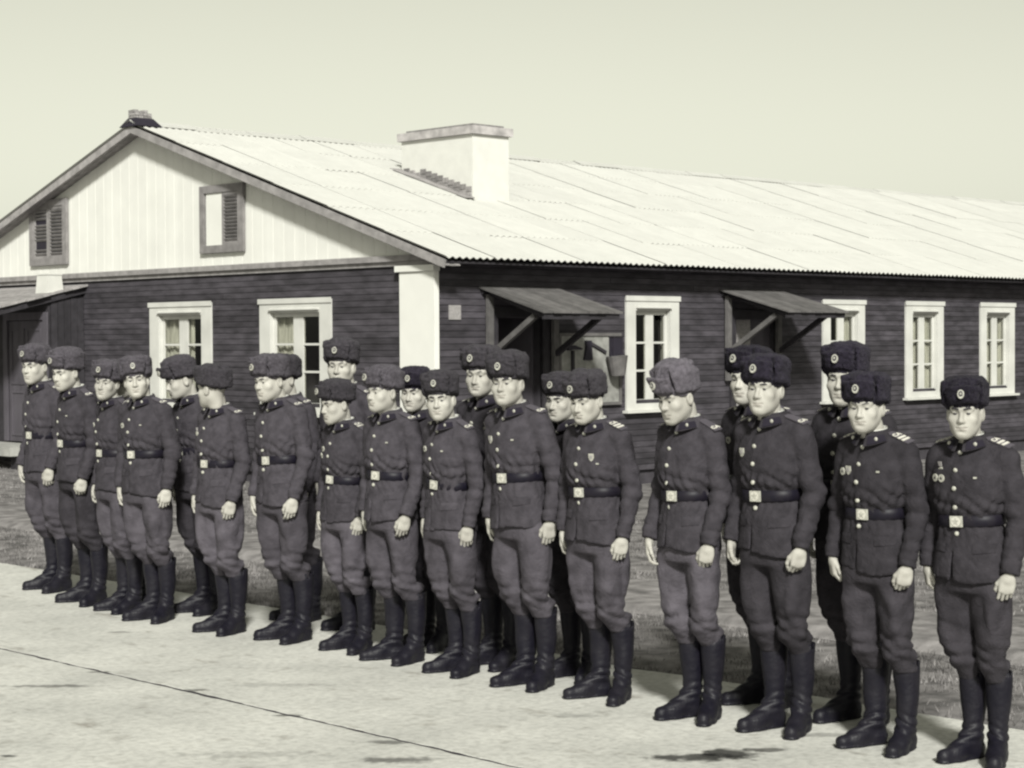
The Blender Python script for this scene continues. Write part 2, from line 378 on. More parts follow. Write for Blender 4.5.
hp(obj('ceiling', MB().box(CX + 0.2, FAR_X - 0.2, CY + 0.2, FAR_Y - 0.2, 2.80, 2.90).mesh('ceiling'), 'interior'))
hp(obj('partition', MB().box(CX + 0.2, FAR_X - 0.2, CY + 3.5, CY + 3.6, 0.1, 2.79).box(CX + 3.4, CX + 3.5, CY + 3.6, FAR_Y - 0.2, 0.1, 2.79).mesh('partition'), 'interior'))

PITCH = 0.080
nrow = int((2.93 - 0.12) / PITCH)
def plank_runs(u0, u1, zc, opens):
    segs, cur = [], u0
    for a, b, c, d in opens:
        if c - 0.02 < zc < d + 0.02:
            if a > cur: segs.append((cur, a))
            cur = max(cur, b)
    if cur < u1: segs.append((cur, u1))
    return segs
for i in range(nrow):
    z = 0.14 + i * PITCH
    for a, b in plank_runs(CX - 0.02, FAR_X, z, long_open):
        cuts = [a]
        while b - cuts[-1] > 5.5: cuts.append(cuts[-1] + random.uniform(3.0, 5.0))
        cuts.append(b)
        for p, q in zip(cuts, cuts[1:]):
            t = random.uniform(-0.003, 0.003)
            o = piece('plank', 'siding', p + 0.001, q - 0.002, CY - 0.024 + t, CY - 0.001, z - 0.037, z + 0.036, wall_long)
    for a, b in plank_runs(CY + 0.001, FAR_Y, z, gab_open):
        cuts = [a]
        while b - cuts[-1] > 5.5: cuts.append(cuts[-1] + random.uniform(3.0, 5.0))
        cuts.append(b)
        for p, q in zip(cuts, cuts[1:]):
            t = random.uniform(-0.003, 0.003)
            piece('plank', 'siding', CX - 0.024 + t, CX - 0.001, p + 0.001, q - 0.002, z - 0.037, z + 0.036, wall_gab)

def part(name, me, m, loc, rz=0.0):
    o = obj(name, me, m, None, loc, (0, 0, rz)); return hp(o)

# windows, local frame: x to the right seen from outside, -y outwards, z up
def make_window(loc, rz, w, z0, z1, pane_rows, pane_w, gap, casing_top, curtain, leaf=None, label=None):
    h = z1 - z0; cw = (w - (2 * pane_w + gap)) / 2
    m = MB(); py0, py1 = 0.12 + 0.0, h - casing_top
    iw = (2 * pane_w + gap) / 2 + 0.045
    m.box(-w / 2, -iw, -0.058, -0.026, 0, h); m.box(iw, w / 2, -0.058, -0.026, 0, h)
    m.box(-iw, iw, -0.058, -0.026, h - casing_top + 0.04, h); m.box(-iw, iw, -0.058, -0.026, 0, 0.09)
    m.box(-w / 2 - 0.02, w / 2 + 0.02, -0.075, -0.0585, h - 0.05, h + 0.02)
    # reveals inside the wall
    m.box(-iw - 0.012, -iw + 0.003, -0.03, 0.12, 0.08, h - casing_top + 0.05); m.box(iw - 0.003, iw + 0.012, -0.03, 0.12, 0.08, h - casing_top + 0.05)
    m.box(-iw, iw, -0.0255, 0.12, 0.07, 0.095); m.box(-iw, iw, -0.0255, 0.12, h - casing_top + 0.03, h - casing_top + 0.05)
    win = part('window', m.mesh('window_casing'), 'white_paint', loc, rz)
    if label: win['label'] = label
    obj('sill', MB().box(-w / 2 - 0.05, w / 2 + 0.05, -0.13, -0.02, -0.035, -0.001).mesh('sill'), 'white_paint', win)
    obj('drip_board', MB().hexa([(-iw, -0.10, h - casing_top + 0.07), (iw, -0.10, h - casing_top + 0.07), (iw, -0.0585, h - casing_top + 0.07), (-iw, -0.0585, h - casing_top + 0.07),
        (-iw, -0.10, h - casing_top + 0.085), (iw, -0.10, h - casing_top + 0.085), (iw, -0.0585, h - casing_top + 0.105), (-iw, -0.0585, h - casing_top + 0.105)]).mesh('drip_board'), 'white_paint', win)
    ytop = h - casing_top + 0.03; ybot = 0.095; yo = 0.012
    for s in (-1, 1):
        xc = s * (pane_w + gap) / 2; x0, x1 = xc - pane_w / 2, xc + pane_w / 2
        ox0, ox1 = (x0 - 0.042, x1 + gap / 2 - 0.001) if s < 0 else (x0 - gap / 2 + 0.001, x1 + 0.042)
        f = MB(); f.box(ox0, x0, yo, yo + 0.04, ybot, ytop); f.box(x1, ox1, yo, yo + 0.04, ybot, ytop)
        f.box(x0, x1, yo, yo + 0.04, ybot, ybot + 0.05); f.box(x0, x1, yo, yo + 0.04, ytop - 0.05, ytop)
        zz = [ybot + 0.05] + [ybot + 0.05 + (ytop - ybot - 0.1) * r for r in pane_rows] + [ytop - 0.05]
        for z in zz[1:-1]: f.box(x0, x1, yo + 0.004, yo + 0.036, z - 0.014, z + 0.014)
        obj('sash', f.mesh('sash'), 'white_paint', win)
        for za, zb in zip(zz, zz[1:]):
            obj('pane', MB().box(x0 - 0.002, x1 + 0.002, yo + 0.018, yo + 0.022, za, zb).mesh('pane'), 'window_glass', win)
    if curtain:
        for s, (ca, cb) in enumerate(curtain):
            n = 26; V, F = [], []
            for i in range(n + 1):
                x = ca + (cb - ca) * i / n; y = 0.10 + 0.016 * math.sin(i * 1.5 + s) + 0.01 * math.sin(i * 0.7)
                V += [(x, y, 0.02), (x, y, h - 0.05)]
            F = [(2 * i, 2 * i + 2, 2 * i + 3, 2 * i + 1) for i in range(n)]
            me = bpy.data.meshes.new('curtain'); me.from_pydata(V, [], F); me.update()
            obj('curtain', me, 'curtain', win)
    return win
for i, c in enumerate(long_wins):
    cur = [None, [(-0.34, -0.16), (0.05, 0.42)], [(-0.12, 0.42)], [(-0.42, 0.42)], [(-0.42, -0.1)], None, None, None, None][i]
    make_window((c, CY, WZ0), 0, WIN_W, WZ0, WZ1, (0.34, 0.67), 0.235, 0.16, 0.22, cur)
for i, c in enumerate(gab_wins):
    cur = [[(-0.54, 0.15), (0.3, 0.54)], [(-0.54, -0.05), (0.34, 0.54)]][i]
    make_window((CX, c, WZ0), -math.pi / 2, GW, WZ0, 2.46, (0.36, 0.68), 0.39, 0.21, 0.21, cur)

# attic windows with louvred shutters
def attic_window(yc, zc, w, h, left_kind):
    m = MB(); fw = 0.105
    m.box(-w / 2, -w / 2 + fw, -0.06, -0.02, -h / 2, h / 2); m.box(w / 2 - fw, w / 2, -0.06, -0.02, -h / 2, h / 2)
    m.box(-w / 2 + fw, w / 2 - fw, -0.06, -0.02, h / 2 - fw, h / 2); m.box(-w / 2 + fw, w / 2 - fw, -0.06, -0.02, -h / 2, -h / 2 + fw)
    win = part('attic_window', m.mesh('attic_casing'), 'shutter_wood', (CX - 0.026, yc, zc), -math.pi / 2)
    iw, ih = w / 2 - fw, h / 2 - fw
    for s in (-1, 1):
        x0, x1 = (-iw, -0.004) if s < 0 else (0.004, iw)
        if s < 0 and left_kind == 'blank':
            obj('shutter_panel', MB().box(x0 + 0.03, x1, -0.035, -0.018, -ih, ih).mesh('shutter_panel'), 'gable_paint', win); continue
        f = MB(); e = 0.045
        f.box(x0, x0 + e, -0.045, -0.015, -ih, ih); f.box(x1 - e, x1, -0.045, -0.015, -ih, ih)
        f.box(x0 + e, x1 - e, -0.045, -0.015, ih - e, ih); f.box(x0 + e, x1 - e, -0.045, -0.015, -ih, -ih + e)
        obj('shutter', f.mesh('shutter'), 'shutter_wood', win)
        obj('shutter_backing', MB().box(x0 + 0.01, x1 - 0.01, -0.012, -0.006, -ih + 0.01, ih - 0.01).mesh('shutter_backing'), 'dark_metal', win)
        n = 13
        for k in range(n):
            if left_kind == 'broken' and s < 0 and k in (2, 3, 9): continue
            z = -ih + e + (2 * ih - 2 * e) * (k + 0.5) / n
            o = obj('slat', unit_box('shutter_wood'), None, win, ((x0 + x1) / 2, -0.032, z), (math.radians(38), 0, 0), (x1 - x0 - 2 * e, 0.010, 0.040))
attic_window(26.12, 3.645, 1.13, 1.03, 'broken')
attic_window(21.44, 3.63, 1.04, 0.95, 'blank')

# gable: white vertical boards, a moulding under them
gable = hp(obj('gable', MB().prism([(CY, 2.95), (FAR_Y, 2.95), (RIDGE_Y, roof_z(RIDGE_Y) - 0.14)], CX + 0.02, CX + 0.14).mesh('gable_core'), 'interior'))
gable.rotation_euler = (0, 0, 0)
me = gable.data
for v in me.vertices: v.co = (v.co.y, v.co.x, v.co.z)
me.flip_normals(); me.update()
BW = 0.118; nb = int((FAR_Y - CY) / BW)
for i in range(nb):
    y0 = CY + 0.02 + i * BW; y1 = y0 + BW - 0.002
    ztop = min(roof_z(y0), roof_z(y1)) - 0.05
    if ztop < 3.05: continue
    t = 0.0 if i % 2 else 0.003
    piece('gable_board', 'gable_paint', CX - 0.022 - t, CX + 0.018, y0 - (0.012 if t else 0), y1 + (0.012 if t else 0), 2.975, ztop, gable)
hp(obj('moulding', MB().box(CX - 0.10, CX - 0.001, CY - 0.02, FAR_Y, 2.90, 2.974).box(CX - 0.06, CX - 0.026, CY - 0.02, FAR_Y, 2.84, 2.899).mesh('moulding'), 'grey_wood'))
# white corner pilaster on the gable side
hp(obj('corner_pilaster', MB().box(CX - 0.11, CX - 0.028, CY - 0.05, CY + 0.60, 0.05, 2.76).box(CX - 0.14, CX - 0.028, CY - 0.07, CY + 0.66, 2.762, 2.838).mesh('corner_pilaster'), 'gable_paint'))

# roof: deck, battens, corrugated sheets
roof = hp(obj('roof', MB().hexa([(RAKE_X + 0.03, EAVE_Y + 0.05, roof_z(EAVE_Y + 0.05) - 0.075), (FAR_X + 0.3, EAVE_Y + 0.05, roof_z(EAVE_Y + 0.05) - 0.075), (FAR_X + 0.3, RIDGE_Y, RIDGE_Z - 0.075), (RAKE_X + 0.03, RIDGE_Y, RIDGE_Z - 0.075),
    (RAKE_X + 0.03, EAVE_Y + 0.05, roof_z(EAVE_Y + 0.05) - 0.05), (FAR_X + 0.3, EAVE_Y + 0.05, roof_z(EAVE_Y + 0.05) - 0.05), (FAR_X + 0.3, RIDGE_Y, RIDGE_Z - 0.05), (RAKE_X + 0.03, RIDGE_Y, RIDGE_Z - 0.05)])
    .hexa([(RAKE_X + 0.03, RIDGE_Y, RIDGE_Z - 0.075), (FAR_X + 0.3, RIDGE_Y, RIDGE_Z - 0.075), (FAR_X + 0.3, 2 * RIDGE_Y - EAVE_Y, roof_z(EAVE_Y) - 0.075), (RAKE_X + 0.03, 2 * RIDGE_Y - EAVE_Y, roof_z(EAVE_Y) - 0.075),
    (RAKE_X + 0.03, RIDGE_Y, RIDGE_Z - 0.05), (FAR_X + 0.3, RIDGE_Y, RIDGE_Z - 0.05), (FAR_X + 0.3, 2 * RIDGE_Y - EAVE_Y, roof_z(EAVE_Y) - 0.05), (RAKE_X + 0.03, 2 * RIDGE_Y - EAVE_Y, roof_z(EAVE_Y) - 0.05)]).mesh('roof_deck'), 'dark_wood'))
WAVE, AMP, NW = 0.115, 0.014, 8
def sheet_mesh(length, waves, name='roof_sheet', seg=6, thick=0.006):
    n = waves * seg; V, F, S = [], [], []
    pr = [(WAVE * i / seg, AMP * math.cos(2 * math.pi * i / seg)) for i in range(n + 1)]
    for k, (dz, flip) in enumerate(((0, False), (-thick, True))):           # upper and lower skin, smooth across the waves
        o = len(V); V += [p for x, z in pr for p in ((x, 0, z + dz), (x, length, z + dz))]
        F += [((o + 2 * i, o + 2 * i + 2, o + 2 * i + 3, o + 2 * i + 1) if not flip else (o + 2 * i + 1, o + 2 * i + 3, o + 2 * i + 2, o + 2 * i)) for i in range(n)]; S += [True] * n
    for y in (0, length):                                                    # cut ends with vertices of their own
        o = len(V); V += [p for x, z in pr for p in ((x, y, z), (x, y, z - thick))]
        F += [((o + 2 * i, o + 2 * i + 1, o + 2 * i + 3, o + 2 * i + 2) if y == 0 else (o + 2 * i + 2, o + 2 * i + 3, o + 2 * i + 1, o + 2 * i)) for i in range(n)]; S += [False] * n
    me = bpy.data.meshes.new(name); me.from_pydata(V, [], F); me.polygons.foreach_set('use_smooth', S); me.update()
    me.materials.append(MATS['slate']); return me
ang = math.atan(SL); slope_len = (RIDGE_Y - EAVE_Y) / math.cos(ang)
rows = 6; expo = slope_len / rows; sm = sheet_mesh(expo + 0.12, NW)
cols_n = int((FAR_X + 0.3 - RAKE_X) / (WAVE * 7)) + 1
for r in range(rows):
    for c in range(cols_n):
        x = RAKE_X + c * WAVE * 7; yy = EAVE_Y + r * expo * math.cos(ang); zz = roof_z(yy)
        lift = 0.003 * (c % 2) + random.uniform(0, 0.001) + 0.010
        obj('roof_sheet', sm, None, roof, (x, yy - random.uniform(0, 0.025), zz + lift), (ang - 0.006 + random.uniform(-0.002, 0.002), 0, random.uniform(-0.004, 0.004)))
far = sheet_mesh(slope_len + 0.05, cols_n * 7, 'far_slope_sheets', 4)
o = obj('far_slope_sheets', far, None, roof, (RAKE_X + cols_n * 7 * WAVE, 2 * RIDGE_Y - EAVE_Y, roof_z(EAVE_Y) + 0.01), (ang, 0, math.pi), kind='stuff')
for k in range(30):
    x = RAKE_X - 0.02 + k * 1.05; zr = RIDGE_Z + random.uniform(0.0, 0.02)
    m = MB(); V = []
    for xx in (0, 1.07):
        V += [(xx, -0.17, -0.055), (xx, -0.05, -0.005), (xx, 0, 0.02), (xx, 0.05, -0.005), (xx, 0.17, -0.055)]
    m._add(V, [(i, i + 5, i + 6, i + 1) for i in range(4)])
    m._add([(a, b, c - 0.012) for a, b, c in V], [(i + 1, i + 6, i + 5, i) for i in range(4)])
    m._add([V[0], V[5], (V[5][0], V[5][1], V[5][2] - .012), (V[0][0], V[0][1], V[0][2] - .012)], [(0, 1, 2, 3)])
    obj('ridge_cap', m.mesh('ridge_cap'), 'slate', roof, (x, RIDGE_Y, zr + 0.022), (0, 0, random.uniform(-.01, .01)))
# verge: barge boards and soffit boards parallel to the slope
for s in (-1, 1):
    yo = EAVE_Y if s < 0 else 2 * RIDGE_Y - EAVE_Y
    d = Vector((0, RIDGE_Y - yo, RIDGE_Z - roof_z(EAVE_Y)))
    nm = Vector((0, -d.z, d.y)).normalized()
    if nm.z < 0: nm = -nm
    a = Vector((RAKE_X, yo, roof_z(EAVE_Y))); b = Vector((RAKE_X, RIDGE_Y, RIDGE_Z))
    e = d.normalized() * (0.028 if s < 0 else 0.026); xo = Vector((0.012 if s < 0 else 0.014, 0, 0))
    bb = MB().bar(a + xo - nm * 0.075, b + xo + e - nm * 0.075, 0.024, 0.10, up=nm)
    obj('barge_board', bb.mesh('barge_board'), 'grey_wood', roof)
    for k in range(3):
        x = RAKE_X + 0.028 + 0.081 * (k + 0.5)
        obj('soffit_board', MB().bar(Vector((x, a.y, a.z)) - nm * (0.088 + 0.004 * (k % 2)), Vector((x, b.y, b.z)) - nm * (0.088 + 0.004 * (k % 2)), 0.077, 0.016, up=nm).mesh('soffit_board'), 'grey_wood', roof)
# eave soffit, dark
obj('eave_board', MB().box(CX - 0.02, FAR_X + 0.25, EAVE_Y + 0.10, CY - 0.03, 2.845, 2.862).mesh('eave_board'), 'dark_wood', roof)

# chimney: white plaster, projecting cap, bare bricks low on the near side
ch = empty('chimney', (18.6, 19.82, roof_z(19.82)))
tag(ch, 'white plastered chimney with crumbling brick base on the pale roof', 'chimney')
c0, c1, e0, e1, cz = 18.60, 19.34, 19.82, 21.40, 4.93
def chp(o): o.parent = ch; o.matrix_parent_inverse = Matrix.Translation((-18.6, -19.82, -roof_z(19.82))); return o
chp(obj('stack', MB().box(c0, c1, e0, e1, 3.7, cz - 0.002).mesh('stack'), 'plaster'))
chp(obj('cap', MB().box(c0 - 0.05, c1 + 0.05, e0 - 0.05, e1 + 0.05, cz, cz + 0.12).mesh('cap'), 'cap_shade_grey'))
chp(obj('flue_rim', MB().box(c0 + 0.05, c1 - 0.05, e0 + 0.05, e1 - 0.05, cz + 0.122, cz + 0.16).mesh('flue_rim'), 'brick'))
for k in range(22):
    y = e0 + 0.02 + (k % 13) * 0.125; row = k // 13
    z = roof_z(y) + 0.06 + 0.085 * row + 0.02
    if y + 0.11 > e1: continue
    chp(piece('brick', 'brick', c0 - 0.018 - random.uniform(0, 0.012), c0 + 0.03, y, y + 0.115, z - 0.04, z + 0.036, None))
chp(obj('flashing', MB().bar((c0 - 0.10, e0 - 0.05, roof_z(e0 - 0.05) + 0.045), (c0 - 0.10, e1 + 0.05, roof_z(e1 + 0.05) + 0.045), 0.2, 0.012, up=(0, -SL, 1)).mesh('flashing'), 'grey_wood'))
# vent stub on the ridge at the gable apex
vent = empty('ridge_vent', (RAKE_X + 0.06, RIDGE_Y, RIDGE_Z + 0.02), 0, 0.68)
tag(vent, 'low brick vent stub with dark sheet skirt at the gable peak', 'roof vent')
obj('skirt', MB().hexa([(-0.14, -0.36, -0.09), (0.5, -0.36, -0.09), (0.5, 0.36, -0.09), (-0.14, 0.36, -0.09), (-0.05, -0.15, 0.10), (0.4, -0.15, 0.10), (0.4, 0.15, 0.10), (-0.05, 0.15, 0.10)]).mesh('skirt'), 'dark_metal', vent)
for r in range(3):
    for k in range(4):
        if r == 2 and k in (1, 3): continue
        obj('brick', unit_box('brick'), None, vent, (0.0 + 0.11 * k, random.uniform(-.01, .01), 0.125 + 0.062 * r), (0, 0, random.uniform(-.08, .08)), (0.1, 0.26, 0.055))

# doorways with canopies
def doorway(x0, x1, cx0, cx1, zb, zf, out, glassy):
    d = part('doorway', MB().box(x0 - 0.12, x0 - 0.001, CY - 0.06, CY + 0.05, 0.1, DOOR_Z1 + 0.12).box(x1 + 0.001, x1 + 0.12, CY - 0.06, CY + 0.05, 0.1, DOOR_Z1 + 0.12)
             .box(x0 - 0.001, x1 + 0.001, CY - 0.06, CY + 0.05, DOOR_Z1, DOOR_Z1 + 0.12).mesh('door_frame'), 'dark_wood', (0, 0, 0))
    if glassy:
        obj('door_leaf', MB().box(x0 + 0.005, (x0 + x1) / 2, CY + 0.06, CY + 0.10, 0.12, DOOR_Z1 - 0.01).mesh('door_leaf'), 'notice', d)
        obj('door_leaf', MB().box((x0 + x1) / 2 + 0.004, x1 - 0.005, CY + 0.06, CY + 0.10, 0.12, DOOR_Z1 - 0.01).mesh('door_leaf'), 'door_wood', d)
    else:
        obj('door_leaf', MB().box(-0.0, 0.78, -0.04, 0.0, 0.12, DOOR_Z1 - 0.01).mesh('door_leaf'), 'door_wood', d, (x1 - 0.03, CY + 0.12, 0), (0, 0, math.radians(100)))
    obj('threshold', MB().box(x0 - 0.2, x1 + 0.2, CY - 0.5, CY - 0.065, -0.1, 0.12).mesh('threshold'), 'step_concrete', d)
    can = part('canopy', MB().bar((cx0, CY - out, zf - 0.03), (cx1, CY - out, zf - 0.03), 0.04, 0.07).bar((cx0, CY - 0.05, zb - 0.04), (cx1, CY - 0.05, zb - 0.04), 0.04, 0.07).mesh('canopy_frame'), 'dark_wood', (0, 0, 0))
    n = 9
    for k in range(n):
        a = cx0 - 0.04 + (cx1 - cx0 + 0.08) * k / n; b = cx0 - 0.04 + (cx1 - cx0 + 0.08) * (k + 1) / n - 0.006
        w = random.uniform(-0.02, 0.02)
        obj('canopy_board', MB().hexa([(a, CY - out - 0.06 + w, zf + 0.008), (b, CY - out - 0.06 + w, zf + 0.008), (b, CY - 0.028, zb), (a, CY - 0.028, zb),
            (a, CY - out - 0.06 + w, zf + 0.03), (b, CY - out - 0.06 + w, zf + 0.03), (b, CY - 0.028, zb + 0.022), (a, CY - 0.028, zb + 0.022)]).mesh('canopy_board'), 'canopy_wood', can)
    for xx in (cx0 + 0.09, cx1 - 0.09):
        obj('wall_post', MB().box(xx - 0.045, xx + 0.045, CY - 0.12, CY - 0.065, 1.3, zb - 0.08).mesh('wall_post'), 'canopy_wood', can)
        obj('side_rail', MB().bar((xx, CY - 0.12, zb - 0.065), (xx, CY - out + 0.025, zf - 0.035), 0.05, 0.06).mesh('side_rail'), 'dark_wood', can)
        obj('brace', MB().bar((xx, CY - 0.12, 1.72), (xx, CY - out * 0.80, zf - 0.02), 0.06, 0.07).mesh('brace'), 'canopy_wood' if xx < (cx0 + cx1) / 2 else 'dark_wood', can)
doorway(*door_x[0], 16.06, 17.42, 2.56, 2.22, 1.13, False)
doorway(*door_x[1], 20.82, 22.18, 2.60, 2.26, 1.20, True)

# fire board with its tools, notice plate
fb = empty('fire_board', (18.03, CY - 0.03, 1.02))
tag(fb, 'white fire board with dark frame on the wall between door and window', 'fire board')
W2, HH = 0.605, 0.97
obj('panel', MB().box(-W2 + 0.04, W2 - 0.04, -0.03, 0.0, 0.04, HH - 0.04).mesh('panel'), 'fire_board', fb)
obj('frame', MB().box(-W2, -W2 + 0.04, -0.05, 0.0, 0, HH).box(W2 - 0.04, W2, -0.05, 0, 0, HH).box(-W2 + 0.04, W2 - 0.04, -0.05, 0, HH - 0.04, HH).box(-W2 + 0.04, W2 - 0.04, -0.05, 0, 0, 0.04).mesh('frame'), 'canopy_wood', fb)
fy = CY - 0.075
fh = empty('fire_hammer', (17.68, fy, 1.40)); tag(fh, 'dark long-handled fire pick hanging upright at left of the fire board', 'fire tool', 'tools on the fire board')
obj('handle', MB().bar((0, 0, -0.3), (0, 0, 0.36), 0.045, 0.03, up=(0, 1, 0)).mesh('handle'), 'dark_wood', fh)
obj('head', MB().prism([(-0.10, 0.36), (-0.10, 0.41), (0.02, 0.43), (0.18, 0.385), (0.16, 0.37), (0.02, 0.375)], -0.02, 0.02).mesh('head'), 'dark_metal', fh)
fa = empty('fire_axe', (17.98, fy, 1.76)); tag(fa, 'dark axe hung slantwise at the middle of the fire board', 'axe', 'tools on the fire board')
obj('handle', MB().bar((0.03, 0, 0.10), (0.34, 0, -0.03), 0.04, 0.03, up=(0, 1, 0)).mesh('handle'), 'dark_wood', fa)
obj('head', MB().prism([(-0.06, 0.13), (0.05, 0.13), (0.05, 0.06), (0.07, -0.13), (-0.09, -0.13), (-0.05, 0.05)], -0.02, 0.02).mesh('head'), 'dark_metal', fa)
fk = empty('fire_bucket', (18.43, CY - 0.20, 1.42)); tag(fk, 'grey conical bucket hanging at the right edge of the fire board', 'bucket')
obj('pail', MB().tube((0, 0, 0), (-0.02, 0, 0.26), 0.10, 0.15, 14).mesh('pail', False), 'canopy_wood', fk)
obj('bail', MB().tube((-0.15, 0, 0.25), (-0.02, 0.13, 0.36), 0.008, 0.008, 6).tube((0.13, 0, 0.25), (-0.02, 0.13, 0.36), 0.008, 0.008, 6).mesh('bail'), 'dark_metal', fk)
fs = empty('fire_hose_box', (18.50, fy, 1.70)); tag(fs, 'small dark box at the upper right corner of the fire board', 'box')
obj('case', MB().box(-0.10, 0.09, -0.07, 0.02, -0.02, 0.23).mesh('case'), 'dark_metal', fs)
obj('lid', MB().box(-0.11, 0.10, -0.078, 0.02, 0.231, 0.25).mesh('lid'), 'dark_wood', fs)
npz = obj('notice_plate', MB().box(-0.10, 0.10, -0.012, 0.0, -0.09, 0.09).mesh('notice_plate'), 'notice', None, (15.60, CY - 0.03, 2.25))
tag(npz, 'small pale square plate on the dark wall beside the white corner', 'plate')

# porch at the left of the gable
PX, PY = 14.70, 25.16
porch = empty('porch', (PX, PY, 0)); tag(porch, 'dark plank porch with sloping roof and panelled door at the left end', 'porch')
def pp(o): o.parent = porch; o.matrix_parent_inverse = Matrix.Translation((-PX, -PY, 0)); return o
pp(obj('side_wall', MB().box(PX + 0.04, CX - 0.026, PY, PY + 0.08, 0.3, 2.62).mesh('porch_side'), 'dark_wood'))
for k in range(5):
    a = PX + 0.045 + k * 0.115
    pp(piece('plank', 'dark_wood', a, a + 0.108, PY - 0.02 - 0.003 * (k % 2), PY - 0.001, 0.3, 2.58, None))
mb = MB().box(PX, PX + 0.06, PY, PY + 0.10, 0.3, 2.52).box(PX, PX + 0.06, PY + 1.25, PY + 2.6, 0.3, 2.52).box(PX, PX + 0.06, PY + 0.10, PY + 1.25, 2.33, 2.52)
pp(obj('front_wall', mb.mesh('porch_front'), 'dark_wood'))
pp(obj('door_frame', MB().box(PX - 0.03, PX - 0.002, PY - 0.01, PY + 0.11, 0.36, 2.37).box(PX - 0.03, PX - 0.002, PY + 1.2, PY + 1.32, 0.36, 2.37).box(PX - 0.03, PX - 0.002, PY + 0.11, PY + 1.2, 2.25, 2.37).mesh('porch_door_frame'), 'door_wood'))
dl = pp(obj('door', MB().box(PX + 0.0, PX + 0.03, PY + 0.12, PY + 1.19, 0.36, 2.24).mesh('porch_door'), 'door_wood'))
for k, (za, zb) in enumerate(((0.45, 1.15), (1.25, 2.12))):
    for ya, yb in ((0.20, 0.62), (0.70, 1.11)):
        m = MB()
        m.box(PX - 0.014, PX - 0.001, PY + ya, PY + yb, za, za + 0.035).box(PX - 0.014, PX - 0.001, PY + ya, PY + yb, zb - 0.035, zb)
        m.box(PX - 0.014, PX - 0.001, PY + ya, PY + ya + 0.035, za + 0.035, zb - 0.035).box(PX - 0.014, PX - 0.001, PY + yb - 0.035, PY + yb, za + 0.035, zb - 0.035)
        obj('door_moulding', m.mesh('door_moulding'), 'door_wood', dl)
obj('handle', MB().tube((PX - 0.07, PY + 0.16, 1.25), (PX - 0.07, PY + 0.16, 1.42), 0.012, 0.012, 8).tube((PX - 0.07, PY + 0.16, 1.27), (PX, PY + 0.16, 1.27), 0.01, 0.01, 8).tube((PX - 0.07, PY + 0.16, 1.4), (PX, PY + 0.16, 1.4), 0.01, 0.01, 8).mesh('handle'), 'brass', dl)
pp(obj('step', MB().box(PX - 0.75, PX - 0.04, PY - 0.15, PY + 2.6, 0.20, 0.34).mesh('porch_step'), 'step_concrete'))
for ya in (-0.05, 1.5): pp(obj('step_support', MB().box(PX - 0.60, PX - 0.05, PY + ya, PY + ya + 0.15, -0.1, 0.199).mesh('step_support'), 'dark_wood'))
rx1, rx0 = CX - 0.03, CX - 1.75
for k in range(13):
    a = rx1 - (rx1 - rx0) * k / 13; b = rx1 - (rx1 - rx0) * (k + 1) / 13 + 0.004
    za = 2.80 - 0.235 * (rx1 - a); zb = 2.80 - 0.235 * (rx1 - b); e = random.uniform(-0.04, 0.03)
    pp(obj('roof_board', MB().hexa([(b, PY - 0.12 + e, zb - 0.03), (a, PY - 0.12 + e, za - 0.03), (a, PY + 2.8, za - 0.03), (b, PY + 2.8, zb - 0.03), (b, PY - 0.12 + e, zb + 0.005 * (k % 2)), (a, PY - 0.12 + e, za + 0.005 * (k % 2)), (a, PY + 2.8, za + 0.005 * (k % 2)), (b, PY + 2.8, zb + 0.005 * (k % 2))]).mesh('porch_roof_board'), 'grey_wood'))
pp(obj('roof_beam', MB().bar((rx0 + 0.1, PY - 0.03, 2.80 - 0.235 * (rx1 - rx0 - 0.1) - 0.085), (rx1, PY - 0.03, 2.715), 0.06, 0.10)  .mesh('roof_beam'), 'dark_wood'))
bx = empty('white_box', (CX - 0.55, PY + 0.12, 2.80 - 0.235 * 0.52 + 0.006), 0.1)
tag(bx, 'small white box standing on the porch roof', 'box')
obj('case', MB().hexa([(-0.15, -0.15, -0.03), (0.15, -0.15, 0.02), (0.15, 0.15, 0.02), (-0.15, 0.15, -0.03), (-0.13, -0.13, 0.25), (0.13, -0.13, 0.25), (0.13, 0.13, 0.25), (-0.13, 0.13, 0.25)]).mesh('case'), 'white_paint', bx)
obj('lid', MB().box(-0.14, 0.14, -0.14, 0.14, 0.251, 0.27).mesh('lid'), 'white_paint', bx)

#PEOPLE
# ------------------------------------------------------------------ people: signed-distance sculpting, meshed with surface nets
def smin(a, b, k):
    h = np.clip(0.5 + 0.5 * (b - a) / k, 0, 1); return b + (a - b) * h - k * h * (1 - h)
def smax(a, b, k): return -smin(-a, -b, k)
def rc(P, a, b, ra, rb):
    X, Y, Z = P; bx, by, bz = b[0] - a[0], b[1] - a[1], b[2] - a[2]; dd = bx * bx + by * by + bz * bz
    h = np.clip(((X - a[0]) * bx + (Y - a[1]) * by + (Z - a[2]) * bz) / dd, 0, 1)
    return np.sqrt((X - a[0] - bx * h) ** 2 + (Y - a[1] - by * h) ** 2 + (Z - a[2] - bz * h) ** 2) - (ra + (rb - ra) * h)
def ell(P, c, r):
    X, Y, Z = P; x, y, z = (X - c[0]) / r[0], (Y - c[1]) / r[1], (Z - c[2]) / r[2]
    k0 = np.sqrt(x * x + y * y + z * z) + 1e-9
    k1 = np.sqrt((x / r[0]) ** 2 + (y / r[1]) ** 2 + (z / r[2]) ** 2) + 1e-9
    return k0 * (k0 - 1) / k1
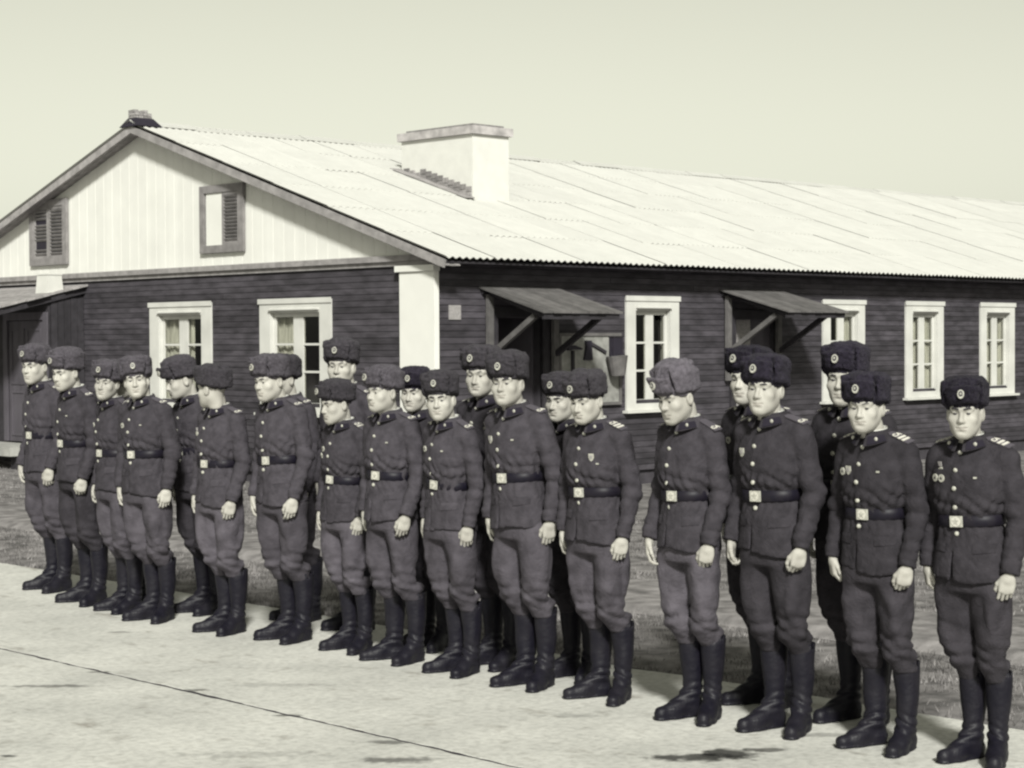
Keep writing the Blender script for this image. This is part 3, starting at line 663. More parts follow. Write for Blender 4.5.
def loft(P, tab, n=2.3):
    X, Y, Z = P; t = np.array(tab, np.float32)
    zz = Z.ravel(); a = np.interp(zz, t[:, 0], t[:, 1]).reshape(Z.shape); b = np.interp(zz, t[:, 0], t[:, 2]).reshape(Z.shape); c = np.interp(zz, t[:, 0], t[:, 3]).reshape(Z.shape)
    x, y = np.abs(X) / a, np.abs(Y - c) / b
    k0 = (x ** n + y ** n) ** (1 / n) + 1e-6; k1 = np.sqrt((x / a) ** 2 + (y / b) ** 2) + 1e-6
    return k0 * (k0 - 1) / k1
def crs(x): return 1.0 - 2.0 * np.abs(np.sin(x * 0.5)) ** 0.8      # rounded bulges between sharp creases
def grid(lo, hi, h):
    ax = [np.arange(lo[i], hi[i] + h, h, dtype=np.float32) for i in range(3)]
    return (ax[0][:, None, None], ax[1][None, :, None], ax[2][None, None, :]), np.array(lo, np.float32)
def waves(P, seed, fs, n=5, st=(1, 1, 1)):
    r = np.random.default_rng(int(seed * 10)); X, Y, Z = P; out = 0
    for k in range(n):
        d = r.normal(size=3); d /= np.linalg.norm(d); fq = fs * r.uniform(0.6, 1.5)
        out = out + np.sin((X * (d[0] * st[0] * fq) + Y * (d[1] * st[1] * fq)) + Z * (d[2] * st[2] * fq) + r.uniform(0, 6.28))
    return out / math.sqrt(n)
def nets(F, lo, h):
    F = np.ascontiguousarray(F, np.float32); s = F < 0
    nx, ny, nz = F.shape
    cnt = np.zeros((nx - 1, ny - 1, nz - 1), np.int8)
    for i in (0, 1):
        for j in (0, 1):
            for k in (0, 1): cnt += s[i:nx - 1 + i, j:ny - 1 + j, k:nz - 1 + k]
    act = (cnt > 0) & (cnt < 8); I, J, K = np.nonzero(act)
    idx = np.full(act.shape, -1, np.int32); idx[act] = np.arange(len(I))
    acc = np.zeros((len(I), 3), np.float32); num = np.zeros(len(I), np.float32)
    cs = [(i, j, k) for i in (0, 1) for j in (0, 1) for k in (0, 1)]
    val = {c: F[I + c[0], J + c[1], K + c[2]] for c in cs}
    for c in cs:
        for ax in range(3):
            if c[ax]: continue
            e = list(c); e[ax] = 1; e = tuple(e); a, b = val[c], val[e]; cr = (a < 0) != (b < 0)
            t = np.where(cr, a / np.where(cr, a - b, 1), 0)
            p = np.tile(np.array(c, np.float32), (len(I), 1)); p[:, ax] += t
            acc += p * cr[:, None]; num += cr
    V = (np.stack([I, J, K], 1) + acc / num[:, None]) * h + lo
    Q = []
    for ax in range(3):
        sl0 = [slice(1, -1)] * 3; sl1 = [slice(1, -1)] * 3
        sl0[ax] = slice(0, -1); sl1[ax] = slice(1, None)
        a, b = s[tuple(sl0)], s[tuple(sl1)]
        ii = np.nonzero(a != b); st = a[ii]
        base = [q.copy() for q in ii]
        for m in range(3):
            if m != ax: base[m] = base[m] + 1
        u, v = [(1, 2), (2, 0), (0, 1)][ax]
        def cell(du, dv):
            q = [x.copy() for x in base]; q[u] = q[u] - du; q[v] = q[v] - dv; return idx[q[0], q[1], q[2]]
        q = np.stack([cell(1, 1), cell(0, 1), cell(0, 0), cell(1, 0)], 1)
        q[~st] = q[~st][:, ::-1]
        Q.append(q)
    Q = np.concatenate(Q); Q = Q[(Q >= 0).all(1)]
    return V, Q
def xf(V, M): 
    M = np.array(M); return V @ M[:3, :3].T + M[:3, 3]
def join(parts):
    V, Q, o = [], [], 0
    for v, q in parts: V.append(v); Q.append(q + o); o += len(v)
    return np.concatenate(V), np.concatenate(Q)

# ---- shared shapes: hats, boots, hands
def make_hat(seed, puff, crown_h, split):
    h = 0.0045; P, lo = grid((-0.15, -0.175, -0.04), (0.15, 0.175, 0.225), h); X, Y, Z = P
    c = 0.012; Yc = Y - c
    Zt = Z - (0.020 - 0.16 * Y)
    ex, ey = 0.088, 0.108
    re = np.sqrt((X / ex) ** 2 + (Yc / ey) ** 2) + 1e-6; ds = (re - 1) * 0.098
    th = np.degrees(np.arctan2(np.abs(X), -Yc)) + 0 * Z
    def rbox(dr, hr, dz, hz, r):
        q0, q1 = np.abs(dr) - hr + r, np.abs(dz) - hz + r
        return np.sqrt(np.maximum(q0, 0) ** 2 + np.maximum(q1, 0) ** 2) + np.minimum(np.maximum(q0, q1), 0) - r
    crown = smax(ds - 0.004 + 0.40 * np.maximum(Zt - 0.065, 0), np.abs(Zt - crown_h / 2 + 0.01 + 0.02 * re ** 2) - crown_h / 2, 0.03)
    fl = rbox(ds - 0.012 - 0.06 * (Zt - 0.05), 0.020 + 0.006 * puff, Zt - 0.052, 0.054 + 0.008 * puff, 0.018)
    fl = smax(fl, (46 - th) * 0.0019, 0.012)
    vis = rbox(ds - 0.022 - 0.22 * (Zt - 0.04), 0.0145, Zt - 0.040, 0.041, 0.012)
    vis = smax(vis, (th - 40) * 0.0019, 0.012)
    d = smin(crown, fl, 0.010)
    for s in (-1, 1):
        lump = ell(P, (s * 0.054, 0.03, crown_h - 0.016), (0.046 + 0.008 * puff, 0.080, 0.022 + 0.005 * puff))
        d = smin(d, lump, 0.020 if split else 0.045)
    d = smin(d, vis, 0.004)
    d = d + 0.0016 * waves(P, seed, 260, 8) + 0.0017 * waves(P, seed + 3, 520, 6) + 0.0022 * waves(P, seed + 1, 70, 5)
    return nets(d, lo, h)
HATS = []
for i, (pf, chh, sp) in enumerate(((0.3, 0.142, True), (1.0, 0.142, True), (0.6, 0.146, False), (0.2, 0.160, False))):
    V, Q = make_hat(11 + i, pf, chh, sp); HATS.append((V, Q))
HAT_MESH = {}
def hat_mesh(i, fur):
    if (i, fur) not in HAT_MESH:
        me = np_mesh('fur_hat', *HATS[i]); me.materials.append(MATS['fur_' + fur]); HAT_MESH[(i, fur)] = me
    return HAT_MESH[(i, fur)]
def star_pts(r, r2=0.40, n=5, rot=0.0):
    return [((r if k % 2 == 0 else r * r2) * math.sin(math.pi * k / n + rot), (r if k % 2 == 0 else r * r2) * math.cos(math.pi * k / n + rot)) for k in range(2 * n)]
def badge_mesh():
    m = MB(); n = 22
    oval = [((0.0185 + 0.0014 * (k % 2)) * math.sin(2 * math.pi * k / n), (0.0225 + 0.0014 * (k % 2)) * math.cos(2 * math.pi * k / n)) for k in range(n)]
    m.prism(oval[::-1], -0.006, 0.004, 0)
    m.prism([(0.0125 * math.sin(2 * math.pi * k / 16), 0.002 + 0.0145 * math.cos(2 * math.pi * k / 16)) for k in range(16)][::-1], -0.008, -0.0055, 1)
    m.prism([(x, z + 0.002) for x, z in star_pts(0.009)][::-1], -0.011, -0.0075, 0)
    return m.mesh('hat_badge')
BADGE = badge_mesh(); BADGE.materials.append(MATS['brass']); BADGE.materials.append(MATS['badge_dark'])

def make_boot(seed):
    h = 0.008; P, lo = grid((-0.10, -0.27, -0.016), (0.10, 0.12, 0.45), h); X, Y, Z = P
    sh = loft((X, Y, Z + 0 * X), [(0.0, 0.042, 0.052, 0.005), (0.10, 0.042, 0.054, 0.004), (0.17, 0.046, 0.052, 0.008), (0.27, 0.056, 0.063, 0.010), (0.36, 0.062, 0.069, 0.006), (0.46, 0.064, 0.071, 0.004)], 2.0)
    foot = rc(P, (0, 0.030, 0.045), (0, -0.11, 0.034), 0.037, 0.040)
    foot = smin(foot, rc(P, (0, -0.11, 0.036), (0, -0.190, 0.030), 0.041, 0.034), 0.02)
    foot = smin(foot, rc(P, (0, -0.005, 0.115), (0, -0.115, 0.042), 0.043, 0.036), 0.03)
    d = smin(sh, foot, 0.025)
    cre = np.exp(-((Z - 0.13) / 0.055) ** 2)
    d = d + 0.0060 * cre * crs(Z * 150 + 4 * X / 0.05 + 12 * Y + seed) + 0.003 * waves(P, seed, 30, 4) * (Z > 0.05)
    sole = smin(rc((X, Y, 0 * Z + 0 * X), (0, 0.030, 0), (0, -0.11, 0), 0.040, 0.044), rc((X, Y, 0 * Z + 0 * X), (0, -0.11, 0), (0, -0.190, 0), 0.044, 0.038), 0.02)
    d = np.minimum(d, np.maximum(np.maximum(sole, np.abs(Z - 0.012) - 0.012), -smax(-(np.abs(Y + 0.012) - 0.022), -(Z - 0.010), 0.004)))
    d = np.maximum(d, 0.001 - Z); d = smax(d, Z - 0.43, 0.006)
    d = np.maximum(d, -np.maximum(loft((X, Y, Z + 0 * X), [(0, .048, .056, .004), (0.46, 0.058, 0.065, 0.004)], 2.0), 0.40 - Z))
    V, Q = nets(d, lo, h); return V, Q
BOOTS = [np_mesh('boot', *make_boot(s)) for s in (1.0, 2.7, 4.4)]
for b in BOOTS: b.materials.append(MATS['boot_leather'])
MB_ = []
for b in BOOTS:
    m2 = b.copy(); V = np.empty(len(m2.vertices) * 3, np.float32); m2.vertices.foreach_get('co', V); V = V.reshape(-1, 3); V[:, 0] *= -1
    m2.vertices.foreach_set('co', V.ravel()); m2.flip_normals(); m2.update(); MB_.append(m2)

def make_hand(curl, spread):                           # left hand hanging: palm to -x, thumb to -y (front), fingers down
    h = 0.0032; P, lo = grid((-0.085, -0.075, -0.20), (0.04, 0.06, 0.06), h); X, Y, Z = P
    d = ell(P, (0, 0.0, -0.050), (0.0155, 0.041, 0.050))
    d = smin(d, rc(P, (0.0, -0.024, -0.02), (-0.002, -0.028, -0.082), 0.014, 0.0125), 0.014)
    d = smin(d, rc(P, (0.0, 0.022, -0.02), (-0.002, 0.026, -0.078), 0.014, 0.0115), 0.014)
    d = smin(d, rc(P, (0, 0.004, 0.055), (0, 0.0, -0.02), 0.026, 0.024), 0.02)
    for k, (y, L, r) in enumerate(((-0.030, 0.95, 0.0092), (-0.010, 1.06, 0.0094), (0.010, 1.0, 0.0090), (0.028, 0.80, 0.0080))):
        p = np.array([-0.001, y, -0.088 + abs(k - 1) * 0.003]); a = 0.0
        for j, (sl, ca) in enumerate(((0.043 * L, curl[0]), (0.027 * L, curl[1]), (0.021 * L, curl[2]))):
            a += math.radians(ca + 6 * (k - 1)); q = p + sl * np.array([-math.sin(a), spread * (k - 1.4) * 0.12, -math.cos(a)])
            d = smin(d, rc(P, p, q, r * (1 - 0.08 * j), r * (0.92 - 0.08 * j)), 0.0012 if j else 0.004); p = q
    p0, p1, p2, p3 = (-0.004, -0.026, -0.022), (-0.014, -0.047, -0.052), (-0.024, -0.050, -0.082), (-0.034, -0.042, -0.103)
    for a, b, r0, r1 in ((p0, p1, 0.016, 0.0125), (p1, p2, 0.0115, 0.010), (p2, p3, 0.010, 0.008)): d = smin(d, rc(P, a, b, r0, r1), 0.006)
    return nets(d, lo, h)
HANDS = [make_hand((26, 44, 30), 0.3), make_hand((44, 66, 44), 0.1), make_hand((60, 88, 55), 0.1)]

def make_head(pr):
    h = 0.0046; P, lo = grid((-0.105, -0.14, -0.215), (0.105, 0.150, 0.135), h); X, Y, Z = P
    Xa = np.abs(X); A = (Xa, Y, Z)                     # symmetric features evaluated once
    jw, nl, ck, br, fl_, er = pr['jaw'], pr['nose'], pr['cheek'], pr['brow'], pr['len'], pr['ear']
    d = ell(P, (0, 0.018, 0.030), (0.075, 0.096, 0.088))
    d = smin(d, ell(P, (0, -0.018, -0.030), (0.064, 0.074, 0.088 * fl_)), 0.03)
    chin = (0, -0.070, -0.098 * fl_)
    d = smin(d, rc(A, (0.048 * jw, 0.006, -0.058), (0.016 * jw, -0.064, -0.094 * fl_), 0.024, 0.022), 0.045)
    d = smin(d, ell(A, (0.030 * jw, -0.034, -0.058), (0.024, 0.038, 0.036)), 0.03)
    d = smin(d, ell(P, chin, (0.024 * jw, 0.020, 0.020)), 0.018)
    d = smin(d, ell(A, (0.044, -0.058, -0.030), (0.024 * ck, 0.022, 0.020)), 0.025)
    d = smin(d, ell(P, (0, -0.068, -0.066 * fl_), (0.036, 0.026, 0.032)), 0.02)
    d = smin(d, rc(A, (0.046, -0.070, 0.020), (0.008, -0.086, 0.017), 0.012 * br, 0.012 * br), 0.016)
    d = smax(d, -ell(A, (0.031, -0.102, -0.003), (0.022, 0.024, 0.0155)), 0.010)
    d = smin(d, np.maximum(ell(A, (0.031, -0.0735, -0.002), (0.0165, 0.0150, 0.0140)), 0.0012 - Z), 0.004)
    d = smin(d, np.maximum(ell(A, (0.031, -0.0730, -0.004), (0.0155, 0.0140, 0.0135)), Z + 0.0080), 0.004)
    d = smin(d, rc(P, (0, -0.083, 0.006), (0, -0.107 - 0.008 * (nl - 1), -0.036 * nl), 0.0070, 0.0118), 0.008)
    d = smin(d, ell(A, (0.0125, -0.096, -0.040 * nl), (0.0085, 0.011, 0.0085)), 0.007)
    d = smin(d, rc(A, (0.0, -0.0935, -0.0645 * fl_), (0.022, -0.084, -0.0655 * fl_), 0.0062, 0.0035), 0.007)
    d = smin(d, rc(A, (0.0, -0.0915, -0.0755 * fl_), (0.019, -0.084, -0.0715 * fl_), 0.0072, 0.0040), 0.007)
    d = smax(d, -rc(A, (0.0, -0.1025, -0.0695 * fl_), (0.026, -0.0905, -0.0682 * fl_), 0.0032, 0.0030), 0.004)
    d = smax(d, -ell(P, (0, -0.098, -0.086 * fl_), (0.022, 0.009, 0.006)), 0.010)
    ear = ell(A, (0.079 + 0.004 * er, 0.014, -0.014), (0.011 + 0.005 * er, 0.021, 0.034))
    ear = smax(ear, -ell(A, (0.090 + 0.008 * er, 0.008, -0.010), (0.0085, 0.012, 0.020)), 0.006)
    d = smin(d, ear, 0.008)
    d = smin(d, rc(P, (0, 0.026, -0.05), (0, 0.030, -0.120), 0.054 * pr['neck'], 0.050 * pr['neck']), 0.03)
    d = smax(d, -0.150 - Z, 0.01)
    V, Q = nets(d, lo, h)
    cen = V[Q].mean(1)
    lips = (np.abs(cen[:, 0]) < 0.025) & (cen[:, 1] < -0.078) & (np.abs(cen[:, 2] + 0.070 * fl_) < 0.0085)
    hd = np.maximum(ell(P, (0, 0.020, 0.028), (0.082, 0.101, 0.090)), -smax(smax(0.010 - Y, 0.012 - Z * 0 - (Y - 0.0), 0.001), -0.0 * Z - 1, .001))
    hd = np.maximum(hd, 0.004 - Y + 0.15 * (0.03 - Z)); hd = smax(hd, -0.070 - Z + 0.0 * Y, 0.01)
    hd = np.maximum(hd, -ell(A, (0.085, 0.010, -0.016), (0.03, 0.026, 0.036)))
    HV, HQ = nets(hd + 0.0015 * waves(P, 5, 300, 6), lo, h)
    return V, Q, lips, HV, HQ
def eye_mesh():
    m = MB(); n, k = 12, 8; V = []
    for j in range(k + 1):
        t = math.pi * j / k
        for i in range(n): V.append((0.0128 * math.sin(t) * math.cos(2 * math.pi * i / n), -0.0132 * math.cos(t), 0.0132 * math.sin(t) * math.sin(2 * math.pi * i / n)))
    F = [(j * n + i, (j + 1) * n + i, (j + 1) * n + (i + 1) % n, j * n + (i + 1) % n) for j in range(k) for i in range(n)]
    m._add(V, F); me = bpy.data.meshes.new('eye'); me.from_pydata(V, [], F)
    me.polygons.foreach_set('material_index', [1 if q < 1.99 * n else 0 for q in range(len(F))]); me.polygons.foreach_set('use_smooth', [True] * len(F)); me.update()
    me.materials.append(MATS['eye_white']); me.materials.append(MATS['iris']); return me
EYE = eye_mesh()
def brow_mesh(w, th, arch):
    V, Q = [], []
    P, lo = grid((0.005, -0.115, 0.0), (0.065, -0.055, 0.045), 0.0035)
    d = rc(P, (0.014, -0.0955, 0.0175), (0.034, -0.0905, 0.0215 + arch), th, th * 1.1); d = np.minimum(d, rc(P, (0.034, -0.0905, 0.0215 + arch), (0.050, -0.077, 0.0185), th * 1.1, th * 0.6))
    return nets(d, lo, 0.0035)

# ---- tunic, trousers
def tunic_sdf(P, q):
    X, Y, Z = P; w = q['bulk'] * 0.90; dp = q['deep'] * 0.92
    tab = [(0.82, 0.206 * w, 0.150 * dp, 0.004), (0.87, 0.203 * w, 0.148 * dp, 0.004), (1.00, 0.187 * w, 0.137 * dp, 0.004), (1.09, 0.166 * w, 0.124 * dp, 0.0), (1.115, 0.155 * w, 0.115 * dp, 0), (1.165, 0.155 * w, 0.115 * dp, 0),
           (1.195, 0.168 * w, 0.129 * dp, -0.003), (1.28, 0.184 * w, 0.134 * dp, -0.010), (1.36, 0.192 * w, 0.126 * dp, -0.006), (1.42, 0.165 * w, 0.108 * dp, 0.008), (1.465, 0.105 * w, 0.085, 0.018), (1.51, 0.064, 0.064, 0.004), (1.56, 0.058, 0.058, 0.002)]
    d = loft(P, tab, 2.35)
    below = np.exp(-((Z - 1.09) / 0.05) ** 2); above = np.exp(-((Z - 1.21) / 0.06) ** 2)
    th = np.arctan2(X, -Y)
    # gathers at the belt, soft drag folds on chest and skirt
    d = d + 0.0065 * (above + 0.7 * below) * crs(th * 19 + 3 * np.sin(Z * 30 + q['seed']) + q['seed'])
    d = d + 0.0070 * above * crs(Z * 95 + 5 * X / 0.1 + 2 * np.sin(th * 3 + q['seed']))
    d = d + 0.0035 * waves(P, q['seed'] + 1, 22, 5) + 0.0020 * waves(P, q['seed'] + 2, 48, 5, (1, 1, 0.35))
    fr = (Y < 0) * np.clip((X + 0.034) / 0.008, 0, 1) * np.clip((0.25 - X) / 0.1, 0, 1)
    d = d - 0.005 * fr
    cut = np.maximum(np.abs(X + 0.035) - 0.010 * np.clip((1.02 - Z) / 0.16, 0, 1), Y + 0.05); d = np.where(Z < 1.0, np.maximum(d, -cut), d)
    d = np.maximum(d, 0.868 + 0.012 * np.sin(th * 2 + q['seed']) - Z)
    # hollow skirt
    inner = loft(P, [(0.80, 0.190 * w, 0.135 * dp, 0.004), (0.95, 0.175 * w, 0.12 * dp, 0.004), (1.0, 0.1 * w, 0.05, 0.004)], 2.35)
    d = np.maximum(d, -np.maximum(inner, Z - 0.95))
    for s in (-1, 1):
        sh, el, wr = q['arm'][s]
        k = rc(P, (s * 0.055, 0.016, 1.462), (s * 0.155 * w, 0.012, 1.428), 0.056, 0.062); d = smin(d, k, 0.03)
        up = rc(P, sh, el, 0.062 * q['sleeve'], 0.050 * q['sleeve']); fo = rc(P, el, wr, 0.050 * q['sleeve'], 0.041 * q['sleeve'])
        a = smin(up, fo, 0.02)
        ew = np.exp(-(((X - el[0]) ** 2 + (Y - el[1]) ** 2 + (Z - el[2]) ** 2) / 0.11 ** 2))
        a = a + 0.0085 * ew * crs(Z * 85 + 26 * (Y - el[1]) * s + q['seed']) + 0.0035 * waves(P, q['seed'] + 7 + s, 42, 5, (0.6, 0.6, 1.6)) + 0.0045 * np.exp(-((Z - wr[2] - 0.07) / 0.06) ** 2) * crs(Z * 130 + 20 * Y)
        dr = np.array(wr) - np.array(el); dr = dr / np.linalg.norm(dr)
        a = smax(a, (X - wr[0]) * dr[0] + (Y - wr[1]) * dr[1] + (Z - wr[2]) * dr[2], 0.006)
        d = smin(d, a, 0.010)
    return smax(d, Z - 1.515, 0.01)
def make_tunic(q):
    h = 0.0095; P, lo = grid((-0.385, -0.20, 0.82), (0.385, 0.19, 1.54), h); P = tuple(p.astype(np.float32) for p in P)
    return nets(tunic_sdf(P, q), lo, h)
def make_trousers(q):
    h = 0.0105; P, lo = grid((-0.26, -0.18, 0.34), (0.26, 0.19, 1.02), h); X, Y, Z = P; w = q['bulk'] * 0.92; sd = q['seed']
    d = loft(P, [(0.74, 0.17 * w, 0.115, 0.01), (0.86, 0.178 * w, 0.125, 0.010), (1.05, 0.155 * w, 0.105, 0.004)], 2.3); d = smax(d, 0.80 - Z, 0.03); d = smax(d, Z - 0.99, 0.01)
    for s in (-1, 1):
        ax, ay = q['foot'][s]; hip = (s * 0.082, 0.006, 0.86); kn = (s * 0.036 + 0.5 * ax, -0.020 + 0.42 * ay + q['knee'][s], 0.495); an = (ax, ay, 0.36)
        L = rc(P, hip, kn, 0.105 * w, 0.059); L = smin(L, rc(P, kn, an, 0.059, 0.051), 0.03)
        L = smin(L, ell(P, (s * 0.135 * w, 0.005, 0.70), (0.040 * q['flare'], 0.080, 0.16)), 0.07)
        bag = ell(P, (0.15 * kn[0] + 0.85 * ax, 0.1 * kn[1] + 0.9 * ay - 0.006, 0.452), (0.058, 0.064, 0.032)); L = smin(L, bag, 0.025)
        kw = np.exp(-((Z - 0.50) / 0.085) ** 2)
        L = L + 0.0060 * kw * crs(Z * 70 + 26 * (X - kn[0]) * s + 14 * Y + sd + s + 1.5 * np.sin(Z * 31 + X * 40)) + 0.0050 * kw * crs(Z * 115 - 30 * X + 25 * Y + sd)
        L = L + 0.0085 * (1 - kw) * crs(1.6 * waves(P, sd + 30 + s, 17, 4, (1.4, 1.4, 0.55))) + 0.003 * waves(P, sd + 40 + s, 50, 4)
        L = smax(L, 0.375 - Z, 0.004)
        d = smin(d, L, 0.022 if s < 0 else 0.016)
    return nets(d, lo, h)
def make_core(q):
    h = 0.022; P, lo = grid((-0.36, -0.16, 0.10), (0.36, 0.16, 1.56), h)
    d = loft(P, [(0.84, 0.13, 0.075, 0), (1.1, 0.12, 0.07, 0), (1.35, 0.14, 0.08, 0), (1.45, 0.07, 0.05, 0.015), (1.56, 0.045, 0.045, 0.01)], 2.0); d = smax(d, 0.80 - P[2], 0.03); d = smax(d, P[2] - 1.54, 0.01)
    for s in (-1, 1):
        sh, el, wr = q['arm'][s]; d = smin(d, rc(P, sh, el, 0.04, 0.036), 0.03); d = smin(d, rc(P, el, wr, 0.036, 0.024), 0.02)
        ax, ay = q['foot'][s]; kn = (s * 0.036 + 0.5 * ax, -0.020 + 0.42 * ay + q['knee'][s], 0.495)
        d = smin(d, rc(P, (s * 0.085, 0.006, 0.86), kn, 0.05, 0.026), 0.03)
    return nets(d, lo, h)

def collar_meshes():
    n = 34; A0 = math.radians(171); rows = [[], [], [], [], []]; lin = [[], []]
    for i in range(n + 1):
        ph = -A0 + 2 * A0 * i / n; fr = (1 - math.cos(ph)) / 2          # 0 at the nape, 1 at the throat
        sx, sy = math.sin(ph), math.cos(ph); rx, ry = 0.062, 0.065; cy0 = 0.000 - 0.010 * fr
        zt = 1.545 - 0.020 * fr; tip = max(0, (fr - 0.78) / 0.22)
        def pt(o, z): return (sx * (rx + o), cy0 + sy * (ry + o), z)
        rows[0].append(pt(-0.002, zt - 0.04)); rows[1].append(pt(0.0, zt - 0.003)); rows[2].append(pt(0.006, zt + 0.001)); rows[3].append(pt(0.015 + 0.004 * fr, zt - 0.020)); rows[4].append(pt(0.030 + 0.016 * fr, zt - 0.047 - 0.012 * tip - 0.006 * fr))
        lin[0].append(pt(-0.007, zt - 0.03)); lin[1].append(pt(-0.004, zt + 0.001 + 0.004 * fr))
    def strip(R, th, name):
        V, F = [], []; m = len(R)
        for r in R: V += r
        k = n + 1
        for a in range(m - 1): F += [(a * k + i, a * k + i + 1, (a + 1) * k + i + 1, (a + 1) * k + i) for i in range(n)]
        me = bpy.data.meshes.new(name); me.from_pydata(V, [], F); me.polygons.foreach_set('use_smooth', [True] * len(F)); me.update(); return me, V
    c, CV = strip(rows, 0, 'collar'); l, _ = strip(lin, 0, 'collar_liner')
    tabs = []
    k = n + 1
    for s in (-1, 1):
        i0, i1 = (n - 6, n - 1) if s > 0 else (1, 6)
        a, b = np.array(rows[3]), np.array(rows[4]); pts = []
        for i in range(i0, i1 + 1):
            o = np.array([math.sin(-A0 + 2 * A0 * i / n), math.cos(-A0 + 2 * A0 * i / n), 0.6]) * 0.004
            pts.append((a[i] * 0.97 + b[i] * 0.03 + o, a[i] * 0.08 + b[i] * 0.92 + o))
        V = [tuple(p) for q in pts for p in q]; F = [(2 * i, 2 * i + 1, 2 * i + 3, 2 * i + 2) for i in range(len(pts) - 1)]
        me = bpy.data.meshes.new('collar_tab'); me.from_pydata(V, [], F); me.update(); me.materials.append(MATS['collar_dark'])
        mid_p = (np.array(V[4]) + np.array(V[7])) / 2; tabs.append((me, mid_p + np.array([0, -0.003, 0.002])))
    l.materials.append(MATS['white_cotton'])
    return c, l, tabs
COLLAR, LINER, TABS = collar_meshes()
COLLARS = {}
for k in 'abc':
    c = COLLAR.copy(); c.materials.append(MATS['tunic_' + k]); COLLARS[k] = c
def dome(r, hgt, name, mname, n=12):
    V = []; F = []
    for j, (rr, hh) in enumerate(((1, 0), (0.92, 0.5), (0.6, 0.88))):
        V += [(r * rr * math.cos(2 * math.pi * i / n), -hgt * hh, r * rr * math.sin(2 * math.pi * i / n)) for i in range(n)]
    for j in range(2): F += [(j * n + i, j * n + (i + 1) % n, (j + 1) * n + (i + 1) % n, (j + 1) * n + i) for i in range(n)]
    V.append((0, -hgt, 0)); F += [(2 * n + i, 2 * n + (i + 1) % n, 3 * n) for i in range(n)]
    me = bpy.data.meshes.new(name); me.from_pydata(V, [], F); me.polygons.foreach_set('use_smooth', [True] * len(F)); me.update(); me.materials.append(MATS[mname]); return me
BUTTON = dome(0.0112, 0.007, 'button', 'brass'); EMBLEM = dome(0.010, 0.005, 'collar_emblem', 'brass', 8)
def mk(b, name, *ms, smooth=False):
    me = b.mesh(name, smooth)
    for m in ms: me.materials.append(MATS[m])
    return me
BDG = {
    'star': mk(MB().prism(star_pts(0.020)[::-1], -0.006, 0.0), 'star_badge', 'brass'),
    'disc': mk(MB().prism([(0.016 * math.sin(a * math.pi / 7), 0.018 * math.cos(a * math.pi / 7)) for a in range(14)][::-1], -0.006, 0.0).prism(star_pts(0.008)[::-1], -0.008, -0.0055, 1), 'round_badge', 'brass', 'badge_dark'),
    'shield': mk(MB().prism([(-0.015, 0.018), (-0.016, -0.004), (-0.008, -0.018), (0, -0.024), (0.008, -0.018), (0.016, -0.004), (0.015, 0.018)], -0.006, 0.0).prism([(-0.008, 0.009), (-0.008, -0.004), (0, -0.012), (0.008, -0.004), (0.008, 0.009)], -0.008, -0.0055, 1), 'shield_badge', 'brass', 'notice'),
    'medal': mk(MB().prism([(0.015 * math.sin(a * math.pi / 7), -0.014 + 0.015 * math.cos(a * math.pi / 7)) for a in range(14)][::-1], -0.006, 0.0).prism([(-0.008, 0.004), (0.008, 0.004), (0.011, 0.026), (-0.011, 0.026)], -0.004, 0.0, 1), 'medal', 'brass', 'notice'),
    'bar': mk(MB().prism([(-0.008, -0.004), (0.008, -0.004), (0.008, 0.004), (-0.008, 0.004)], -0.005, 0.0), 'ribbon_bar', 'brass'),
}
BUCKLE = mk(MB().box(-0.030, 0.030, -0.009, 0.002, -0.025, 0.025).prism(star_pts(0.019)[::-1], -0.0125, -0.0085).prism([(0.023 * math.sin(a * math.pi / 8), 0.023 * math.cos(a * math.pi / 8)) for a in range(16)][::-1], -0.0105, -0.0088, 1), 'buckle', 'brass', 'gold_stripe')
BOARD = mk(MB().prism([(-0.0, -0.021), (0.118, -0.024), (0.118, 0.024), (0.0, 0.021), (-0.012, 0.012), (-0.012, -0.012)], 0, 0.006), 'shoulder_board', 'board_cloth')
STRIPE = mk(MB().box(-0.007, 0.007, -0.024, 0.024, -0.0012, 0.0012), 'rank_stripe', 'gold_stripe')
tc = bpy.data.curves.new('ca', 'FONT'); tc.body = 'CA'; tc.size = 0.034; tc.extrude = 0.0012; tc.offset = 0.0012; tc.align_x = 'CENTER'; tc.align_y = 'CENTER'
to = bpy.data.objects.new('ca', tc); col.objects.link(to); bpy.context.view_layer.update()
LETTERS = bpy.data.meshes.new_from_object(to.evaluated_get(bpy.context.evaluated_depsgraph_get())); bpy.data.objects.remove(to); LETTERS.materials.clear(); LETTERS.materials.append(MATS['gold_stripe'])

